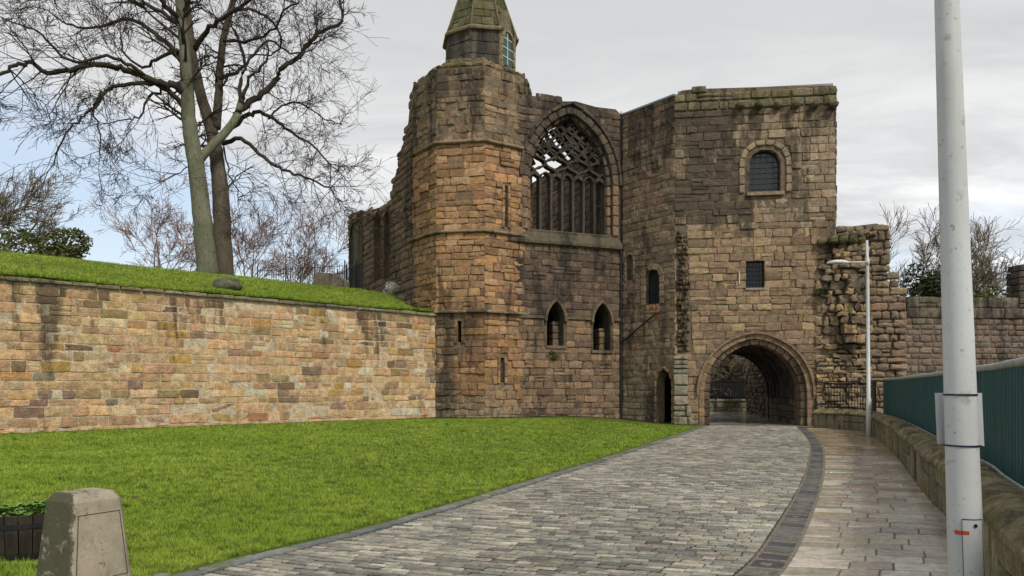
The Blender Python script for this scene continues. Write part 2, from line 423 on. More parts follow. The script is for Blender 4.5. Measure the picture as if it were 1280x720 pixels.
def band(fr, curve, wdt, d0, d1):
    """an unbroken moulding strip along a curve"""
    nm = normals2(curve); q = [(a[0]+n[0]*wdt, a[1]+n[1]*wdt) for a, n in zip(curve, nm)]; v = []; f = []
    for a, b in zip(curve, q): v += [fr.pt(*a, d0), fr.pt(*a, d1), fr.pt(*b, d1), fr.pt(*b, d0)]
    for i in range(len(curve)-1):
        for k in range(4): f.append((4*i+k, 4*i+(k+1) % 4, 4*i+4+(k+1) % 4, 4*i+4+k))
    f += [(0, 1, 2, 3), tuple(4*(len(curve)-1)+k for k in (3, 2, 1, 0))]
    return v, f
def ss(a, b, x): t = max(0, min(1, (x-a)/(b-a))); return t*t*(3-2*t)
def nz(x, y, z=0): return mnoise.noise(Vector((x, y, z)))
cbar = lambda ti, we: {'tint': (*ti, 1), 'wear': (*we, 1)}

# ------------------------------------------------------------------ the ground
def lerp_path(P, t):
    i = max(0, min(len(P)-2, int(math.floor(t)))); f = t-i
    p0 = P[max(i-1, 0)]; p1 = P[i]; p2 = P[i+1]; p3 = P[min(i+2, len(P)-1)]
    return tuple(.5*(2*b+(c-a)*f+(2*a-5*b+4*c-d)*f*f+(3*b-a-3*c+d)*f**3) for a, b, c, d in zip(p0, p1, p2, p3))
RL = [(-5.6, .6), (-2.76, 6.47), (-1.33, 9.05), (1.5, 15.5), (4.62, 23), (7.86, 31.0)]
RR = [(-1.3, -1.2), (1.1, 4.9), (2.55, 7.7), (5.35, 13.9), (8.4, 21.5), (11.35, 30.4)]
PB = [(1.6, 1.2), (4.35, 7.3), (5.31, 9.27), (6.06, 11.1), (8.67, 17.1), (11.1, 23), (12.25, 26.2), (12.45, 27.4), (12.1, 28.4), (11.6, 29.3)]   # foot of the parapet
WA = Vector((-24.55, 10.0, 0)); WB = Vector((-3.15, 31.4, 0))            # boundary wall line (its face)
def wall_d(x, y): return ((y-x)-34.55)/math.sqrt(2)                     # metres behind that line
def lawn_z(x, y):
    # distance to the left edge of the road
    t = max(0.0, min(1.0, (y-6)/26)); xl = np.interp(y, [p[1] for p in RL], [p[0] for p in RL]) if y < 31 else 7.86
    d = max(0, (xl-x)*.91); return .30*ss(.4, 5.5, d)+.03*nz(x*.35, y*.35)*ss(.3, 2, d)+.02
def bank_z(x, y):
    d = max(0, wall_d(x, y)); return 4.62+1.50*ss(-.6, 6.2, d)*(1 if d > 0 else 1)+max(0, d-6)*.075+.06*nz(x*.4, y*.4, 5) - .0
def grid_sheet(name, xs, ys, keep, zf, mat, kind='structure'):
    V = []; F = []; idx = {}
    for i, x in enumerate(xs):
        for j, y in enumerate(ys):
            idx[i, j] = len(V); V.append((x, y, zf(x, y)))
    for i in range(len(xs)-1):
        for j in range(len(ys)-1):
            if keep((xs[i]+xs[i+1])/2, (ys[j]+ys[j+1])/2): F.append((idx[i, j], idx[i+1, j], idx[i+1, j+1], idx[i, j+1]))
    o = mesh(name, V, F, mat, smooth=True); o['kind'] = kind; return o
g = mesh('ground', [(-1500, -300, -.25), (1500, -300, -.25), (1500, 2500, -.25), (-1500, 2500, -.25)], [(0, 1, 2, 3)], MFAR); g['kind'] = 'structure'
# lawn, following the road edge and the foot of the wall
V = []; F = []; nu, nv = 60, 110
for j in range(nv+1):
    t = 5*j/nv*.995; 
    lx, ly = lerp_path(RL, t)
    s = j/nv; bx, by = (-24.6+s*(5.2+24.6), 9.8+s*(34.2-9.8)) if False else (0, 0)
    # partner point on the wall side
    Lp = [(-26, 0), (-21, 13.4), (-15.5, 18.9), (-8, 26.4), (.5, 33.6), (7.3, 33.0)]
    bx, by = lerp_path(Lp, t)
    for i in range(nu+1):
        k = i/nu; x = lx+(bx-lx)*k; y = ly+(by-ly)*k; V.append((x, y, lawn_z(x, y)))
for j in range(nv):
    for i in range(nu): a = j*(nu+1)+i; F.append((a, a+1, a+nu+2, a+nu+1))
lawn = mesh('lawn', V, F, MG, smooth=True); lawn['kind'] = 'structure'
# grass blades, thicker near the camera
def blades(n, sampler, hgt, wid, name, mat):
    P = np.array([sampler() for _ in range(n)]); rs = np.random.RandomState(3)
    h = hgt*(.5+rs.rand(n)*1.0)*(.25+1.5*P[:, 3]); th = rs.rand(n)*6.283; lean = rs.normal(0, .5, (n, 2))*h[:, None]
    sc_ = P[:, 4]; wv = np.stack([np.cos(th), np.sin(th)], 1)*(wid*sc_/2)[:, None]
    V = np.zeros((n, 3, 3)); V[:, 0, :2] = P[:, :2]-wv; V[:, 1, :2] = P[:, :2]+wv; V[:, 2, :2] = P[:, :2]+lean
    V[:, 0, 2] = V[:, 1, 2] = P[:, 2]-.004; V[:, 2, 2] = P[:, 2]+h
    me = bpy.data.meshes.new(name); me.vertices.add(3*n); me.vertices.foreach_set('co', V.ravel()); me.loops.add(3*n); me.loops.foreach_set('vertex_index', np.arange(3*n, dtype=np.int32))
    me.polygons.add(n); me.polygons.foreach_set('loop_start', np.arange(0, 3*n, 3, dtype=np.int32)); me.update(calc_edges=True); me.materials.append(mat)
    o = bpy.data.objects.new(name, me); COL.objects.link(o); o['kind'] = 'stuff'; return o
# vectorised lawn height lookup for the blades
GX = np.linspace(-26, 9, 176); GY = np.linspace(-1, 35, 181); GZ = np.array([[lawn_z(x, y) for y in GY] for x in GX])
def gz(x, y):
    i = min(174, max(0, int((x+26)/.2))); j = min(179, max(0, int((y+1)/.2))); fx = (x-GX[i])/.2; fy = (y-GY[j])/.2
    return (GZ[i, j]*(1-fx)+GZ[i+1, j]*fx)*(1-fy)+(GZ[i, j+1]*(1-fx)+GZ[i+1, j+1]*fx)*fy
RLx = [p[0] for p in RL]; RLy = [p[1] for p in RL]
edge_x = np.interp(np.linspace(0, 31, 311), [lerp_path(RL, k/20)[1] for k in range(101)], [lerp_path(RL, k/20)[0] for k in range(101)])
TUFT = []
for i in range(900):
    Y = 6+R.random()**1.6*20; TUFT.append(((R.uniform(-60, 880)-640)/FPX*Y, Y))
def lawn_sample():
    while True:
        px = R.uniform(-15, 890) if R.random() < .86 else R.uniform(-420, -15); q = R.random(); tf = 0
        Y = 1.6*FPX/(36+R.random()**1.0*(262-36)) if q < .8 else 6+R.random()**1.3*27
        x = (px-640)/FPX*Y
        if R.random() < .10: tx, ty = R.choice(TUFT); x = tx+R.gauss(0, .05); Y = ty+R.gauss(0, .04); tf = .8
        if Y > 31: continue
        if x > edge_x[min(310, max(0, int(Y*10)))]-.10+.05*nz(x*5, Y*5): continue
        if wall_d(x, Y) > -.15: continue
        if Y > 30.2 and x > -3.5: continue
        cl = .5+.5*nz(x*2.2, Y*2.2); cl2 = .5+.5*nz(x*7, Y*7, 3)
        return (x, Y, gz(x, Y), cl*.4+cl2*.6+tf, max(1, Y/9))
gb = blades(380000, lawn_sample, .030, .0085, 'grass', MGB)
tag(gb, 'short mossy green grass of the lawn between wall and cobbled road', 'grass'); 
# bank above the wall
xs = [-90+i*2 for i in range(25)]+[-40+i*.6 for i in range(72)]; xs = sorted(set(xs)); ys = [6+i*.6 for i in range(80)]+[54+i*3 for i in range(50)]
PL0 = (-4.35, 33.4); PL1 = (-9.5, 44.0)
def left_of_long(x, y):
    if y > 44: return x < -9.5-(y-44)*.486+.2
    return x < -4.35-(y-33.4)*.486+.35 if y > 33.4 else x < -3.4
V = []; F = []; nd, nw = 60, 90
for j in range(nw+1):
    s = j/nw; b = (WA*(1-s)+WB*s) if j else WA; b = WA+(WB-WA)*s
    if j == nw: b = WB
    for i in range(nd+1):
        d = .06 if i == 0 else .10+((i-1)/(nd-1))**2*70; x = b.x-d*.7071; y = b.y+d*.7071; V.append((x, y, bank_z(x, y)-(.9 if i == 0 else 0)))
for j in range(nw):
    for i in range(nd): a = j*(nd+1)+i; F.append((a, a+nd+1, a+nd+2, a+1))
# wedge between the last strip and the refectory's long wall
b0 = len(V); strip = []
for i in range(nd+1):
    d = .12+(i/nd)**2*70; x = WB.x-d*.7071; y = WB.y+d*.7071
    k = i/nd; x2 = min(-3.4, -4.0-(max(33.4, y)-33.4)*.486+.5) if True else x
    for m_ in range(6):
        xx = x+(x2-x)*m_/5; V.append((xx, y, bank_z(xx, y)))
for i in range(nd):
    for m_ in range(5): a = b0+i*6+m_; F.append((a, a+1, a+7, a+6))
bank = mesh('grass_bank', V, F, MGK, smooth=True); bank['kind'] = 'structure'
def bank_sample():
    while True:
        s = R.random()**.6; b = WA+(WB-WA)*s; d = -.02+R.random()**2*6.5; x = b.x-d*.7071; y = b.y+d*.7071
        if y < 16: continue
        return (x, y, bank_z(x, y), (.5+.5*nz(x*1.5, y*1.5))*(1.6 if d < .3 else .8), 1.5)
bb = blades(90000, bank_sample, .055, .016, 'bank_grass', MGB); tag(bb, 'rough green grass on the bank above the long stone wall', 'grass')
# road bed and pavement bed
def ribbon(name, A, B, z, mat, n=120, t1=None):
    V = []; F = []
    T = min(len(A), len(B))-1
    for j in range(n+1):
        t = T*j/n*.9999; V += [(*lerp_path(A, t), z), (*lerp_path(B, t), z)]
    for j in range(n): F.append((2*j, 2*j+1, 2*j+3, 2*j+2))
    o = mesh(name, V, F, mat); o['kind'] = 'structure'; return o
road = ribbon('road', RL, RR, .001, MJOINT)
GW = .33
def off(P, w_):
    o = []
    for i, p in enumerate(P):
        a = P[max(0, i-1)]; b = P[min(len(P)-1, i+1)]; dx, dy = b[0]-a[0], b[1]-a[1]; l = math.hypot(dx, dy); o.append((p[0]+dy/l*w_, p[1]-dx/l*w_))
    return o
RG = off(RR, GW)
PBs = [(.9, -.6), (3.3, 4.9), (4.55, 7.7), (7.1, 13.5), (10.35, 21.2), (12.3, 30.0)]
pav = mesh('pavement', [(-3, -1.5, -.004), (4, -1.5, -.004), (14, 21, -.004), (13.2, 31, -.004), (11.0, 31.2, -.004), (7.6, 21.4, -.004), (4.6, 13.9, -.004), (1.6, 7.7, -.004), (.2, 4.9, -.004)], [tuple(range(9))], MJOINT2); pav['kind'] = 'structure'
FL = Flat()
SETPAL = [(.27, .255, .21), (.21, .20, .17), (.33, .31, .25), (.16, .155, .14), (.43, .405, .32), (.29, .265, .21), (.24, .235, .205), (.33, .31, .245)]
Mr = Masonry(road, MSET, 'sett', 300)
t = 0.62; prev = None; row = 0
while t < 4.985:
    a = lerp_path(RL, t); b = lerp_path(RR, t)
    dv = Vector((lerp_path(RL, min(4.99, t+.02))[0]-a[0], lerp_path(RL, min(4.99, t+.02))[1]-a[1], 0)).length/.02
    pitch = .104*R.uniform(.9, 1.12); t2 = min(4.995, t+pitch/dv)
    a2 = lerp_path(RL, t2); b2 = lerp_path(RR, t2); wrow = math.hypot(b[0]-a[0], b[1]-a[1])
    u = .17
    if a[1] > 3.5 or b[1] > 3.5:
        wob = R.uniform(0, 9)
        while u < wrow-.02:
            w_ = R.uniform(.13, .29)
            if u+w_ > wrow-.1: w_ = wrow-u
            k0, k1 = (u+.005)/wrow, (u+w_-.006)/wrow; g0 = .05; 
            def q(k, f):
                p = (a[0]+(b[0]-a[0])*k, a[1]+(b[1]-a[1])*k); r_ = (a2[0]+(b2[0]-a2[0])*k, a2[1]+(b2[1]-a2[1])*k)
                wv = .018*nz(p[0]*.8, p[1]*.8, 2)
                return (p[0]+(r_[0]-p[0])*f-.3*wv, p[1]+(r_[1]-p[1])*f+wv)
            cxm, cym = q((k0+k1)/2, .5)
            if cym > 3.3:
                sh = nz(cxm*.5, cym*.5, 1)
                ti = pick(SETPAL, .2); ti = tuple(c*(1+.25*sh) for c in ti)
                far = cym > 15
                Mr.stone(FL, [q(k0, .16), q(k1, .16), q(k1, .86), q(k0, .86)], -.02, .0135+R.uniform(-.005, .005)+.004*sh, ti, (.16+.25*nz(cxm, cym, 7), .0 if u > .5 else .3, .3), .006, .003, .0035, mid=not far)
            u += w_
    t = t2; row += 1
Mr.finish()
# flush kerb slabs along the grass
Mk = Masonry(lawn, MSET, 'kerb_stone', 100)
t = .5
while t < 4.95:
    a = lerp_path(RL, t); b = lerp_path(RR, t)
    dv = Vector((lerp_path(RL, t+.02)[0]-a[0], lerp_path(RL, t+.02)[1]-a[1], 0)).length/.02
    t2 = min(4.98, t+R.uniform(.5, .85)/dv); a2 = lerp_path(RL, t2); b2 = lerp_path(RR, t2)
    L = lambda p, q_, k: (p[0]+(q_[0]-p[0])*k, p[1]+(q_[1]-p[1])*k)
    k0 = -.02/4.4; k1 = .155/4.4; e = .012/max(.3, (t2-t)*dv)
    P0, P1, Q0, Q1 = L(a, b, k0), L(a, b, k1), L(a2, b2, k0), L(a2, b2, k1)
    Mk.stone(FL, [L(P0, Q0, e), L(P1, Q1, e), L(Q1, P1, e), L(Q0, P0, e)], -.03, .026, pick([(.16, .17, .175), (.13, .14, .145), (.20, .20, .19)]), (.3, .5, .2), .012, .003, .004)
    t = t2
Mk.finish()
# dished dark gutter blocks
Mg = Masonry(road, MSET, 'gutter_block', 200)
t = .9
while t < 4.9:
    a = lerp_path(RR, t); g1_ = lerp_path(RG, t); dv = Vector((lerp_path(RR, t+.02)[0]-a[0], lerp_path(RR, t+.02)[1]-a[1], 0)).length/.02
    t2 = t+R.uniform(.27, .34)/dv; a2 = lerp_path(RR, min(4.99, t2)); g2_ = lerp_path(RG, min(4.99, t2)); e = .09
    L = lambda p, q_, k: (p[0]+(q_[0]-p[0])*k, p[1]+(q_[1]-p[1])*k)
    Mg.stone(FL, [L(L(a, a2, .12), L(g1_, g2_, .12), .08), L(L(a, a2, .12), L(g1_, g2_, .12), .92), L(L(a, a2, .90), L(g1_, g2_, .90), .92), L(L(a, a2, .90), L(g1_, g2_, .90), .08)], -.03, .004+R.uniform(-.002, .003), pick([(.085, .085, .085), (.06, .06, .062), (.12, .118, .11)], .2), (.3, .2, .3), .016, -.010, .004)
    t = t2
Mg.finish()
# flagstones
Mf = Masonry(pav, MFLAG, 'flagstone', 300)
PBl = [lerp_path(PB, k/10) for k in range(0, 91)]
FLP = [(.40, .36, .29), (.46, .42, .34), (.34, .295, .23), (.52, .48, .40), (.38, .33, .26), (.33, .30, .25), (.42, .35, .26)]
dirv = Vector((.985, -.17, 0)); nrm = Vector((.17, .985, 0))
gpts = [lerp_path(RG, k/12) for k in range(0, 60)]
def cross(P, c):    # where a polyline crosses the row line nrm.p = c
    for p, q_ in zip(P, P[1:]):
        sp = p[0]*nrm.x+p[1]*nrm.y-c; sq = q_[0]*nrm.x+q_[1]*nrm.y-c
        if sp*sq <= 0: k = sp/(sp-sq) if sp != sq else 0; x = p[0]+(q_[0]-p[0])*k; y = p[1]+(q_[1]-p[1])*k; return x*dirv.x+y*dirv.y
c = 4.9
while c < 30.8:
    h = R.uniform(.27, .36) if c < 18 else R.uniform(.34, .44)
    a0, a1 = cross(gpts, c+h/2), cross(PBl, c+h/2)
    if a0 is None: c += h; continue
    if a1 is None: a1 = a0+1.2
    b0_, b1_ = cross(gpts, c), cross(gpts, c+h); e0, e1 = cross(PBl, c), cross(PBl, c+h)
    b0_ = b0_ or a0; b1_ = b1_ or a0; e0 = e0 or a1; e1 = e1 or a1
    u = a0; W_ = a1-a0
    while u < a1-.02:
        w_ = R.uniform(.30, .68)
        if u+w_ > a1-.22: w_ = a1-u
        k0 = (u-a0)/W_; k1 = (u+w_-a0)/W_; j = .006
        pts = []
        for k, cc, s0, s1, jj in ((k0, c+j, b0_, e0, j), (k1, c+j, b0_, e0, -j), (k1, c+h-j, b1_, e1, -j), (k0, c+h-j, b1_, e1, j)):
            uu_ = s0+(s1-s0)*k+jj; P_ = dirv*uu_+nrm*cc; pts.append((P_.x, P_.y))
        Y_ = pts[0][1]; ti = pick(FLP, .14)
        if Y_ > 18: ti = tuple(x*y for x, y in zip(ti, (.78, .68, .55)))
        Mf.stone(FL, pts, -.03, .006+R.uniform(-.003, .003), ti, (.13+.3*nz(pts[0][0]*.5, pts[0][1]*.5), .0, .15), .008, .001, .002, mid=False)
        u += w_
    c += h
Mf.finish()

# ------------------------------------------------------------------ the long boundary wall on the left
WPAL = [(0.664, 0.463, 0.255), (0.641, 0.443, 0.237), (0.526, 0.363, 0.211), (0.666, 0.474, 0.288), (0.574, 0.406, 0.249), (0.629, 0.431, 0.244), (0.525, 0.348, 0.211), (0.693, 0.524, 0.333), (0.616, 0.402, 0.249)]
WODD = [(.52, .33, .12), (.50, .28, .14), (.70, .63, .48), (.26, .18, .11), (.30, .24, .17), (.34, .225, .17), (.58, .40, .17), (.36, .27, .14), (.70, .62, .45)]
bw = thing('boundary_wall', 'long tan sandstone wall of mixed coloured blocks holding up the grass bank', 'wall', (-13.95, 20.7, 0))
BF = Frame(WA, WB); BL = BF.L
panel(BF, [(6, -.3), (BL+.1, -.3), (BL+.1, 4.55), (6, 4.55)], [], -.014, -.6, 'wall_core', bw, tint=(.62, .53, .39), wear=(.30, .2, .35))
def wall_color(u, z):
    ti = pick(WODD, .15) if R.random() < .21 else pick(WPAL, .16)
    stain = .16+.40*ss(-.1, .45, nz(u*.55, z*.12, 3))*ss(.8, 3.2, z)+.14*ss(3.0, 4.4, z)+.1*ss(.5, 0, z)
    return ti, (stain+R.uniform(-.04, .04), .02+.25*ss(.7, 0, z)+.15*ss(4.0, 4.6, z), .24)
Mw = Masonry(bw)
ashlar(Mw, BF, 8, BL-.02, .12, 4.42, wall_color, ch=(.16, .34), wd=(.24, .82), d0=-.1, joint=.018, cham=.012, bulge=.012, jit=.014, rng_d=.012)
Mw.finish()
Mc = Masonry(bw, name='coping_stone', limit=60)
u = 6
while u < BL-.05:
    w_ = min(R.uniform(.45, .95), BL-u)
    Mc.stone(BF, [(u+.004, 4.49), (u+w_-.004, 4.49), (u+w_-.01, 4.60+R.uniform(-.01, .02)), (u+.01, 4.60)], -.45, .10+R.uniform(-.02, .02), pick([(.26, .23, .16), (.31, .27, .19), (.23, .21, .15)]), (.35, .5, .45), .02, .01, .015)
    u += w_
Mc.finish()

# ------------------------------------------------------------------ the octagonal stair tower
tower = thing('stair_tower', 'tall octagonal sandstone tower with string courses and a small stone spire', 'tower', (-1.69, 33.6, 0))
TC = (-1.69, 33.6); TR = 2.68
def octv(r, k, c=TC): a = rad(-32.5+45*k); return (c[0]+r*math.sin(a), c[1]-r*math.cos(a))
v = [Vector((*octv(TR-.6, k), z)) for z in (-.3, 14.7) for k in range(8)]
mesh('tower_core', local(v, tower), [(k, (k+1) % 8, 8+(k+1) % 8, 8+k) for k in range(8)]+[tuple(range(8, 16))], MS, tower, attrs=cbar((.05, .04, .03), (.6, .3, .3)))
TPAL = [(0.401, 0.245, 0.139), (0.353, 0.216, 0.122), (0.449, 0.283, 0.161), (0.314, 0.191, 0.111), (0.419, 0.258, 0.138), (0.475, 0.280, 0.136), (0.372, 0.234, 0.144), (0.442, 0.294, 0.180)]
TPALU = [(0.288, 0.220, 0.148), (0.328, 0.243, 0.163), (0.248, 0.190, 0.130), (0.344, 0.243, 0.148), (0.232, 0.182, 0.133)]
def tower_color(k):
    def f(u, z):
        if z > 11.65:
            ti = pick(TPALU, .24); so_ = .50+.25*nz(u*.8+k*5, z*.15)+.12*ss(13, 14.7, z)
            return ti, (so_, .14+.25*ss(13.6, 14.7, z), .36)
        ti = pick(TPAL, .24); so_ = .20+.3*nz(u*.8+k*3, z*.25)+.15*ss(6.2, 4.8, z); mo = .02; li = .26
        if z < 4.66:
            ti = tuple(c*.92 for c in ti)
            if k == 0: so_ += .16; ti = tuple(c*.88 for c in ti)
            if z < 1.6+.8*nz(u, k*4): li += .35*ss(2.0, .6, z); mo += .25*ss(1, 0, z); ti = tuple(a*.6+b*.4 for a, b in zip(ti, (.24, .22, .16)))
            if k == 0 and u < .6: ti = tuple(a*.5+b*.5 for a, b in zip(ti, (.27, .24, .17)))
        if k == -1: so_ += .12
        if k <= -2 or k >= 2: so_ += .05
        return ti, (so_, mo, li)
    return f
Mt = Masonry(tower)
TF = {}
for k in (-2, -1, 0, 1, 2, 3):
    fr = Frame(octv(TR, k), octv(TR, k+1)); TF[k] = fr
slits = {0: [(576.5, 401, 571.5, 428)], 1: [(631, 232, 635, 283), (625.5, 447, 631, 478)], 2: [(661, 140, 664, 163)]}
for k, fr in TF.items():
    hs = []
    for (x0, y0, x1, y1) in slits.get(k, []):
        ua, za = fr.at(x0, y1); ub, zb = fr.at(x1, y0); ua, ub = min(ua, ub), max(ua, ub)
        if k == 2: ua, ub = fr.L*.45, fr.L*.6; 
        hs.append([(ua, za), (ub, za), (ub, zb), (ua, zb)])
        p = prism(fr, hs[-1], -.52, -.50); mesh('slit_opening', local(p[0], tower), p[1], MVOID, tower)  # near-black sheet painted as the shade within the slit
        ring(Mt, fr, [(ua-.0, za-.05), (ua-.0, zb+.02)], .13, -.06, .03, tower_color(k), step=.3); ring(Mt, fr, [(ub, zb+.02), (ub, za-.05)], .13, -.06, .03, tower_color(k), step=.3)
    ho = [[(h[0][0]-.13, h[0][1]-.06), (h[1][0]+.13, h[0][1]-.06), (h[2][0]+.13, h[2][1]+.04), (h[3][0]-.13, h[3][1]+.04)] for h in hs]
    panel(fr, [(0, -.2), (fr.L, -.2), (fr.L, 14.68), (0, 14.68)], hs, -.04, -.5, 'tower_core', tower, tint=(.22, .17, .115), wear=(.42, .3, .3))
    for (a, b) in ((.1, 4.60), (4.72, 7.88), (8.02, 11.55), (11.70, 14.84)):
        up = a > 11
        ashlar(Mt, fr, -.0, fr.L, a, b, tower_color(k), holes=ho, ch=(.21, .35), wd=(.3, .78), d0=-.12, d1=(.0 if not up else -.02), cham=.018, bulge=.012, jit=.026, rng_d=.032, joint=.008,
               top=(lambda u: 14.72+.10*nz(u*3, 9)) if up else None)
# string courses: one moulded band per level, running round the tower
for zc_, wd_ in ((4.66, .10), (7.95, .11), (11.62, .13)):
    m = MB(); prof = [(TR-.02, zc_+wd_*.9), (TR+.13, zc_+.02), (TR+.13, zc_-.03), (TR+.03, zc_-wd_*.6), (TR-.02, zc_-wd_*.6)]
    vs_ = []; fs_ = []
    for k in range(-3, 6):
        for (r_, z_) in prof: rr_ = r_/1.0; x_, y_ = octv(rr_+.02, k); vs_.append(Vector((x_, y_, z_)))
    n_ = len(prof)
    for k in range(8):
        for i in range(n_-1): fs_.append((k*n_+i, (k+1)*n_+i, (k+1)*n_+i+1, k*n_+i+1))
    mesh('string_course', local(vs_, tower), fs_, MS, tower, attrs=cbar((.30, .23, .15), (.45, .3, .3)))
# broken stepped top under the lantern
for st_, (r_, za, zb) in enumerate(((2.5, 14.76, 14.96), (2.15, 14.94, 15.16), (1.85, 15.14, 15.4))):
    for k in (-2, -1, 0, 1, 2):
        fr = Frame(octv(r_, k), octv(r_, k+1))
        ashlar(Mt, fr, 0, fr.L, za, zb, lambda u, z: (pick(TPALU, .2), (.5, .62, .4)), ch=(.2, .3), wd=(.3, .7), d0=-.9, d1=0, cham=.05, bulge=.03, jit=.03, rng_d=.06)
v = [Vector((*octv(2.6, k), 14.70)) for k in range(8)]+[Vector((*octv(1.6, k), 15.25)) for k in range(8)]
mesh('rubble_cap', local(v, tower), [(k, (k+1) % 8, 8+(k+1) % 8, 8+k) for k in range(8)]+[tuple(range(8, 16))], MS, tower, attrs=cbar((.16, .15, .09), (.4, .75, .4)))
Mt.finish()
# lantern and spire
LC = (-1.40, 33.6); LR = 1.60
def lv(r, k): a = rad(-12+45*k); return (LC[0]+r*math.sin(a), LC[1]-r*math.cos(a))
ZL0, ZL1, ZAP = 15.15, 16.95, 21.6
lant = [Vector((*lv(LR-.04, k), z)) for z in (ZL0, ZL1) for k in range(8)]
mesh('lantern_core', local(lant, tower), [(k, (k+1) % 8, 8+(k+1) % 8, 8+k) for k in range(8)]+[tuple(range(8, 16))], MS, tower, attrs=cbar((.09, .08, .065), (.6, .2, .2)))
Ml = Masonry(tower, name='lantern_stone', limit=120)
LPAL = [(.13, .115, .095), (.16, .14, .11), (.11, .10, .085)]
wfr = None
for k in range(-3, 4):
    fr = Frame(lv(LR, k), lv(LR, k+1)); hs = []
    if k == 1:
        wfr = fr; hw_ = fr.L*.33; wp = arch(fr.L/2, hw_, ZL0-.05, 16.3, .62, 6); hs = [arch(fr.L/2, hw_+.12, ZL0-.1, 16.3, .76, 6)]
    col_ = (lambda u, z: (pick([(.32, .25, .15), (.27, .22, .14)], .1), (.4, .3, .3))) if k == 1 else (lambda u, z: (pick(LPAL, .15), (.55, .2, .3)))
    ashlar(Ml, fr, 0, fr.L, ZL0 if k != 1 else ZL0+.0, ZL1, col_, holes=hs, ch=(.5, .6), wd=(.5, .8), d0=-.08, cham=.012, bulge=.006, jit=.004, joint=.014)
fr = wfr
ring(Ml, fr, arch(fr.L/2, fr.L*.33, ZL0-.02, 16.3, .62, 6), .13, -.05, .05, lambda u, z: (pick([(.30, .25, .16)], .1), (.35, .3, .3)), step=.35)
p = prism(fr, arch(fr.L/2, fr.L*.33, ZL0-.05, 16.3, .62, 6), -.03, -.02); gw = mesh('lantern_window', local(p[0], tower), p[1], MGGREEN, tower)
m = MB()
for z_ in (15.75, 16.15, 16.55): m.add(boxmesh(fr, fr.L/2-fr.L*.32, fr.L/2+fr.L*.32, z_-.015, z_+.015, -.02, .005))
m.add(boxmesh(fr, fr.L/2-.015, fr.L/2+.015, ZL0, 16.85, -.02, .0)); o = m.build('glazing_bar', MWHITE, tower); o.parent = gw; o.location = (0, 0, 0)
class TFrame(Frame):
    def __init__(s, a, b, top):
        s.O = Vector(a); s.U = (Vector(b)-s.O); s.L = s.U.length; s.U.normalize(); mid = (Vector(a)+Vector(b))/2
        s.Z = Vector(top)-mid; s.H = s.Z.length; s.Z.normalize(); s.N = s.U.cross(s.Z); 
for k in range(-3, 5):
    a = (*lv(LR+.04, k), ZL1-.25); b = (*lv(LR+.04, k+1), ZL1-.25); fr = TFrame(a, b, (*LC, ZAP))
    L_, H_ = fr.L, fr.H
    sp = [(.115, .115, .06), (.15, .14, .085), (.19, .165, .11), (.12, .11, .075)]
    hs = [[(L_*.12, .2), (L_*.88, .2), (L_/2, 1.2)]] if False else []
    ashlar(Ml, fr, 0, L_, (.28 if k != 1 else 1.1), H_-.5, lambda u, z: (pick(sp, .15), (.35, .62, .45)), ch=(.36, .48), wd=(.3, .55), d0=-.12, d1=0, cham=.012, bulge=.008, jit=.006, joint=.01, u0f=lambda z: L_/2*z/H_, u1f=lambda z: L_-L_/2*z/H_)
    rb = tube([fr.pt(.0, .0, .03), fr.pt(L_/2, H_-.2, .03)], [.07, .03], 5); o_ = mesh('spire_rib', local(rb[0], tower), rb[1], MS, tower, attrs=cbar((.17, .15, .085), (.3, .5, .4)))
v = [Vector((*lv(LR-.04, k), ZL1-.25)) for k in range(8)]+[Vector((*LC, ZAP-.35))]
mesh('spire_core', local(v, tower), [(k, (k+1) % 8, 8) for k in range(8)], MS, tower, attrs=cbar((.10, .09, .06), (.5, .5, .3)))
vs_ = []; fs_ = []
for k in range(9):
    for (r_, z_) in ((LR-.02, ZL1-.28), (LR+.13, ZL1-.26), (LR+.15, ZL1-.18), (LR+.06, ZL1-.08)): vs_.append(Vector((*lv(r_, k), z_)))
for k in range(8):
    if k == 1: continue
    for i in range(3): fs_.append((k*4+i, (k+1)*4+i, (k+1)*4+i+1, k*4+i+1))
mesh('spire_eave', local(vs_, tower), fs_, MS, tower, attrs=cbar((.24, .21, .13), (.3, .4, .4)))
# little gable over the lantern window
gb_ = MB(); fr = wfr; gb_.add(prism(fr, [(0, ZL1-.35), (fr.L, ZL1-.35), (fr.L/2+.1, ZL1+.85), (fr.L/2-.1, ZL1+.85)], -.7, -.05))
gb_.build('window_gable', MS, tower, attrs=cbar((.22, .19, .12), (.4, .4, .4)))
# keep the gable clear of the glass: cut shape stands behind the window plane
Ml.finish()

# ------------------------------------------------------------------ the ruined hall: end wall with the great window, long walls
LWd = (Vector((4.87, 33.8, 0))-Vector((.85, 32.2, 0))).normalized()
W0 = Vector((.85, 32.2, 0))-LWd*1.6
HF = Frame(W0, (4.87, 33.8)); HL = HF.L
hall = thing('ruined_hall', 'roofless dark stone hall with a great traceried window and tall lancets', 'ruin', (2.5, 36, 0))
gu = (HF.u(657)+HF.u(769))/2; ghw = (HF.u(769)-HF.u(657))/2-.12
gz0 = HF.z(gu, 291); gzs = HF.z(gu, 224); gza = HF.z(gu, 141)
BIG = arch(gu, ghw, gz0, gzs, gza-gzs, 16); BIN = arch(gu, ghw-.22, gz0, gzs, gza-gzs-.2, 16)
def hwin(x0, x1, ytop, yspr, ybot, ins=0):
    ua, ub = HF.u(x0)+ins, HF.u(x1)-ins; c = (ua+ub)/2; return arch(c, (ub-ua)/2, HF.z(c, ybot), HF.z(c, yspr), HF.z(c, ytop)-HF.z(c, yspr)-ins, 8)
WL = hwin(684, 705, 378, 398, 432); WR = hwin(742, 763, 380, 400, 438)
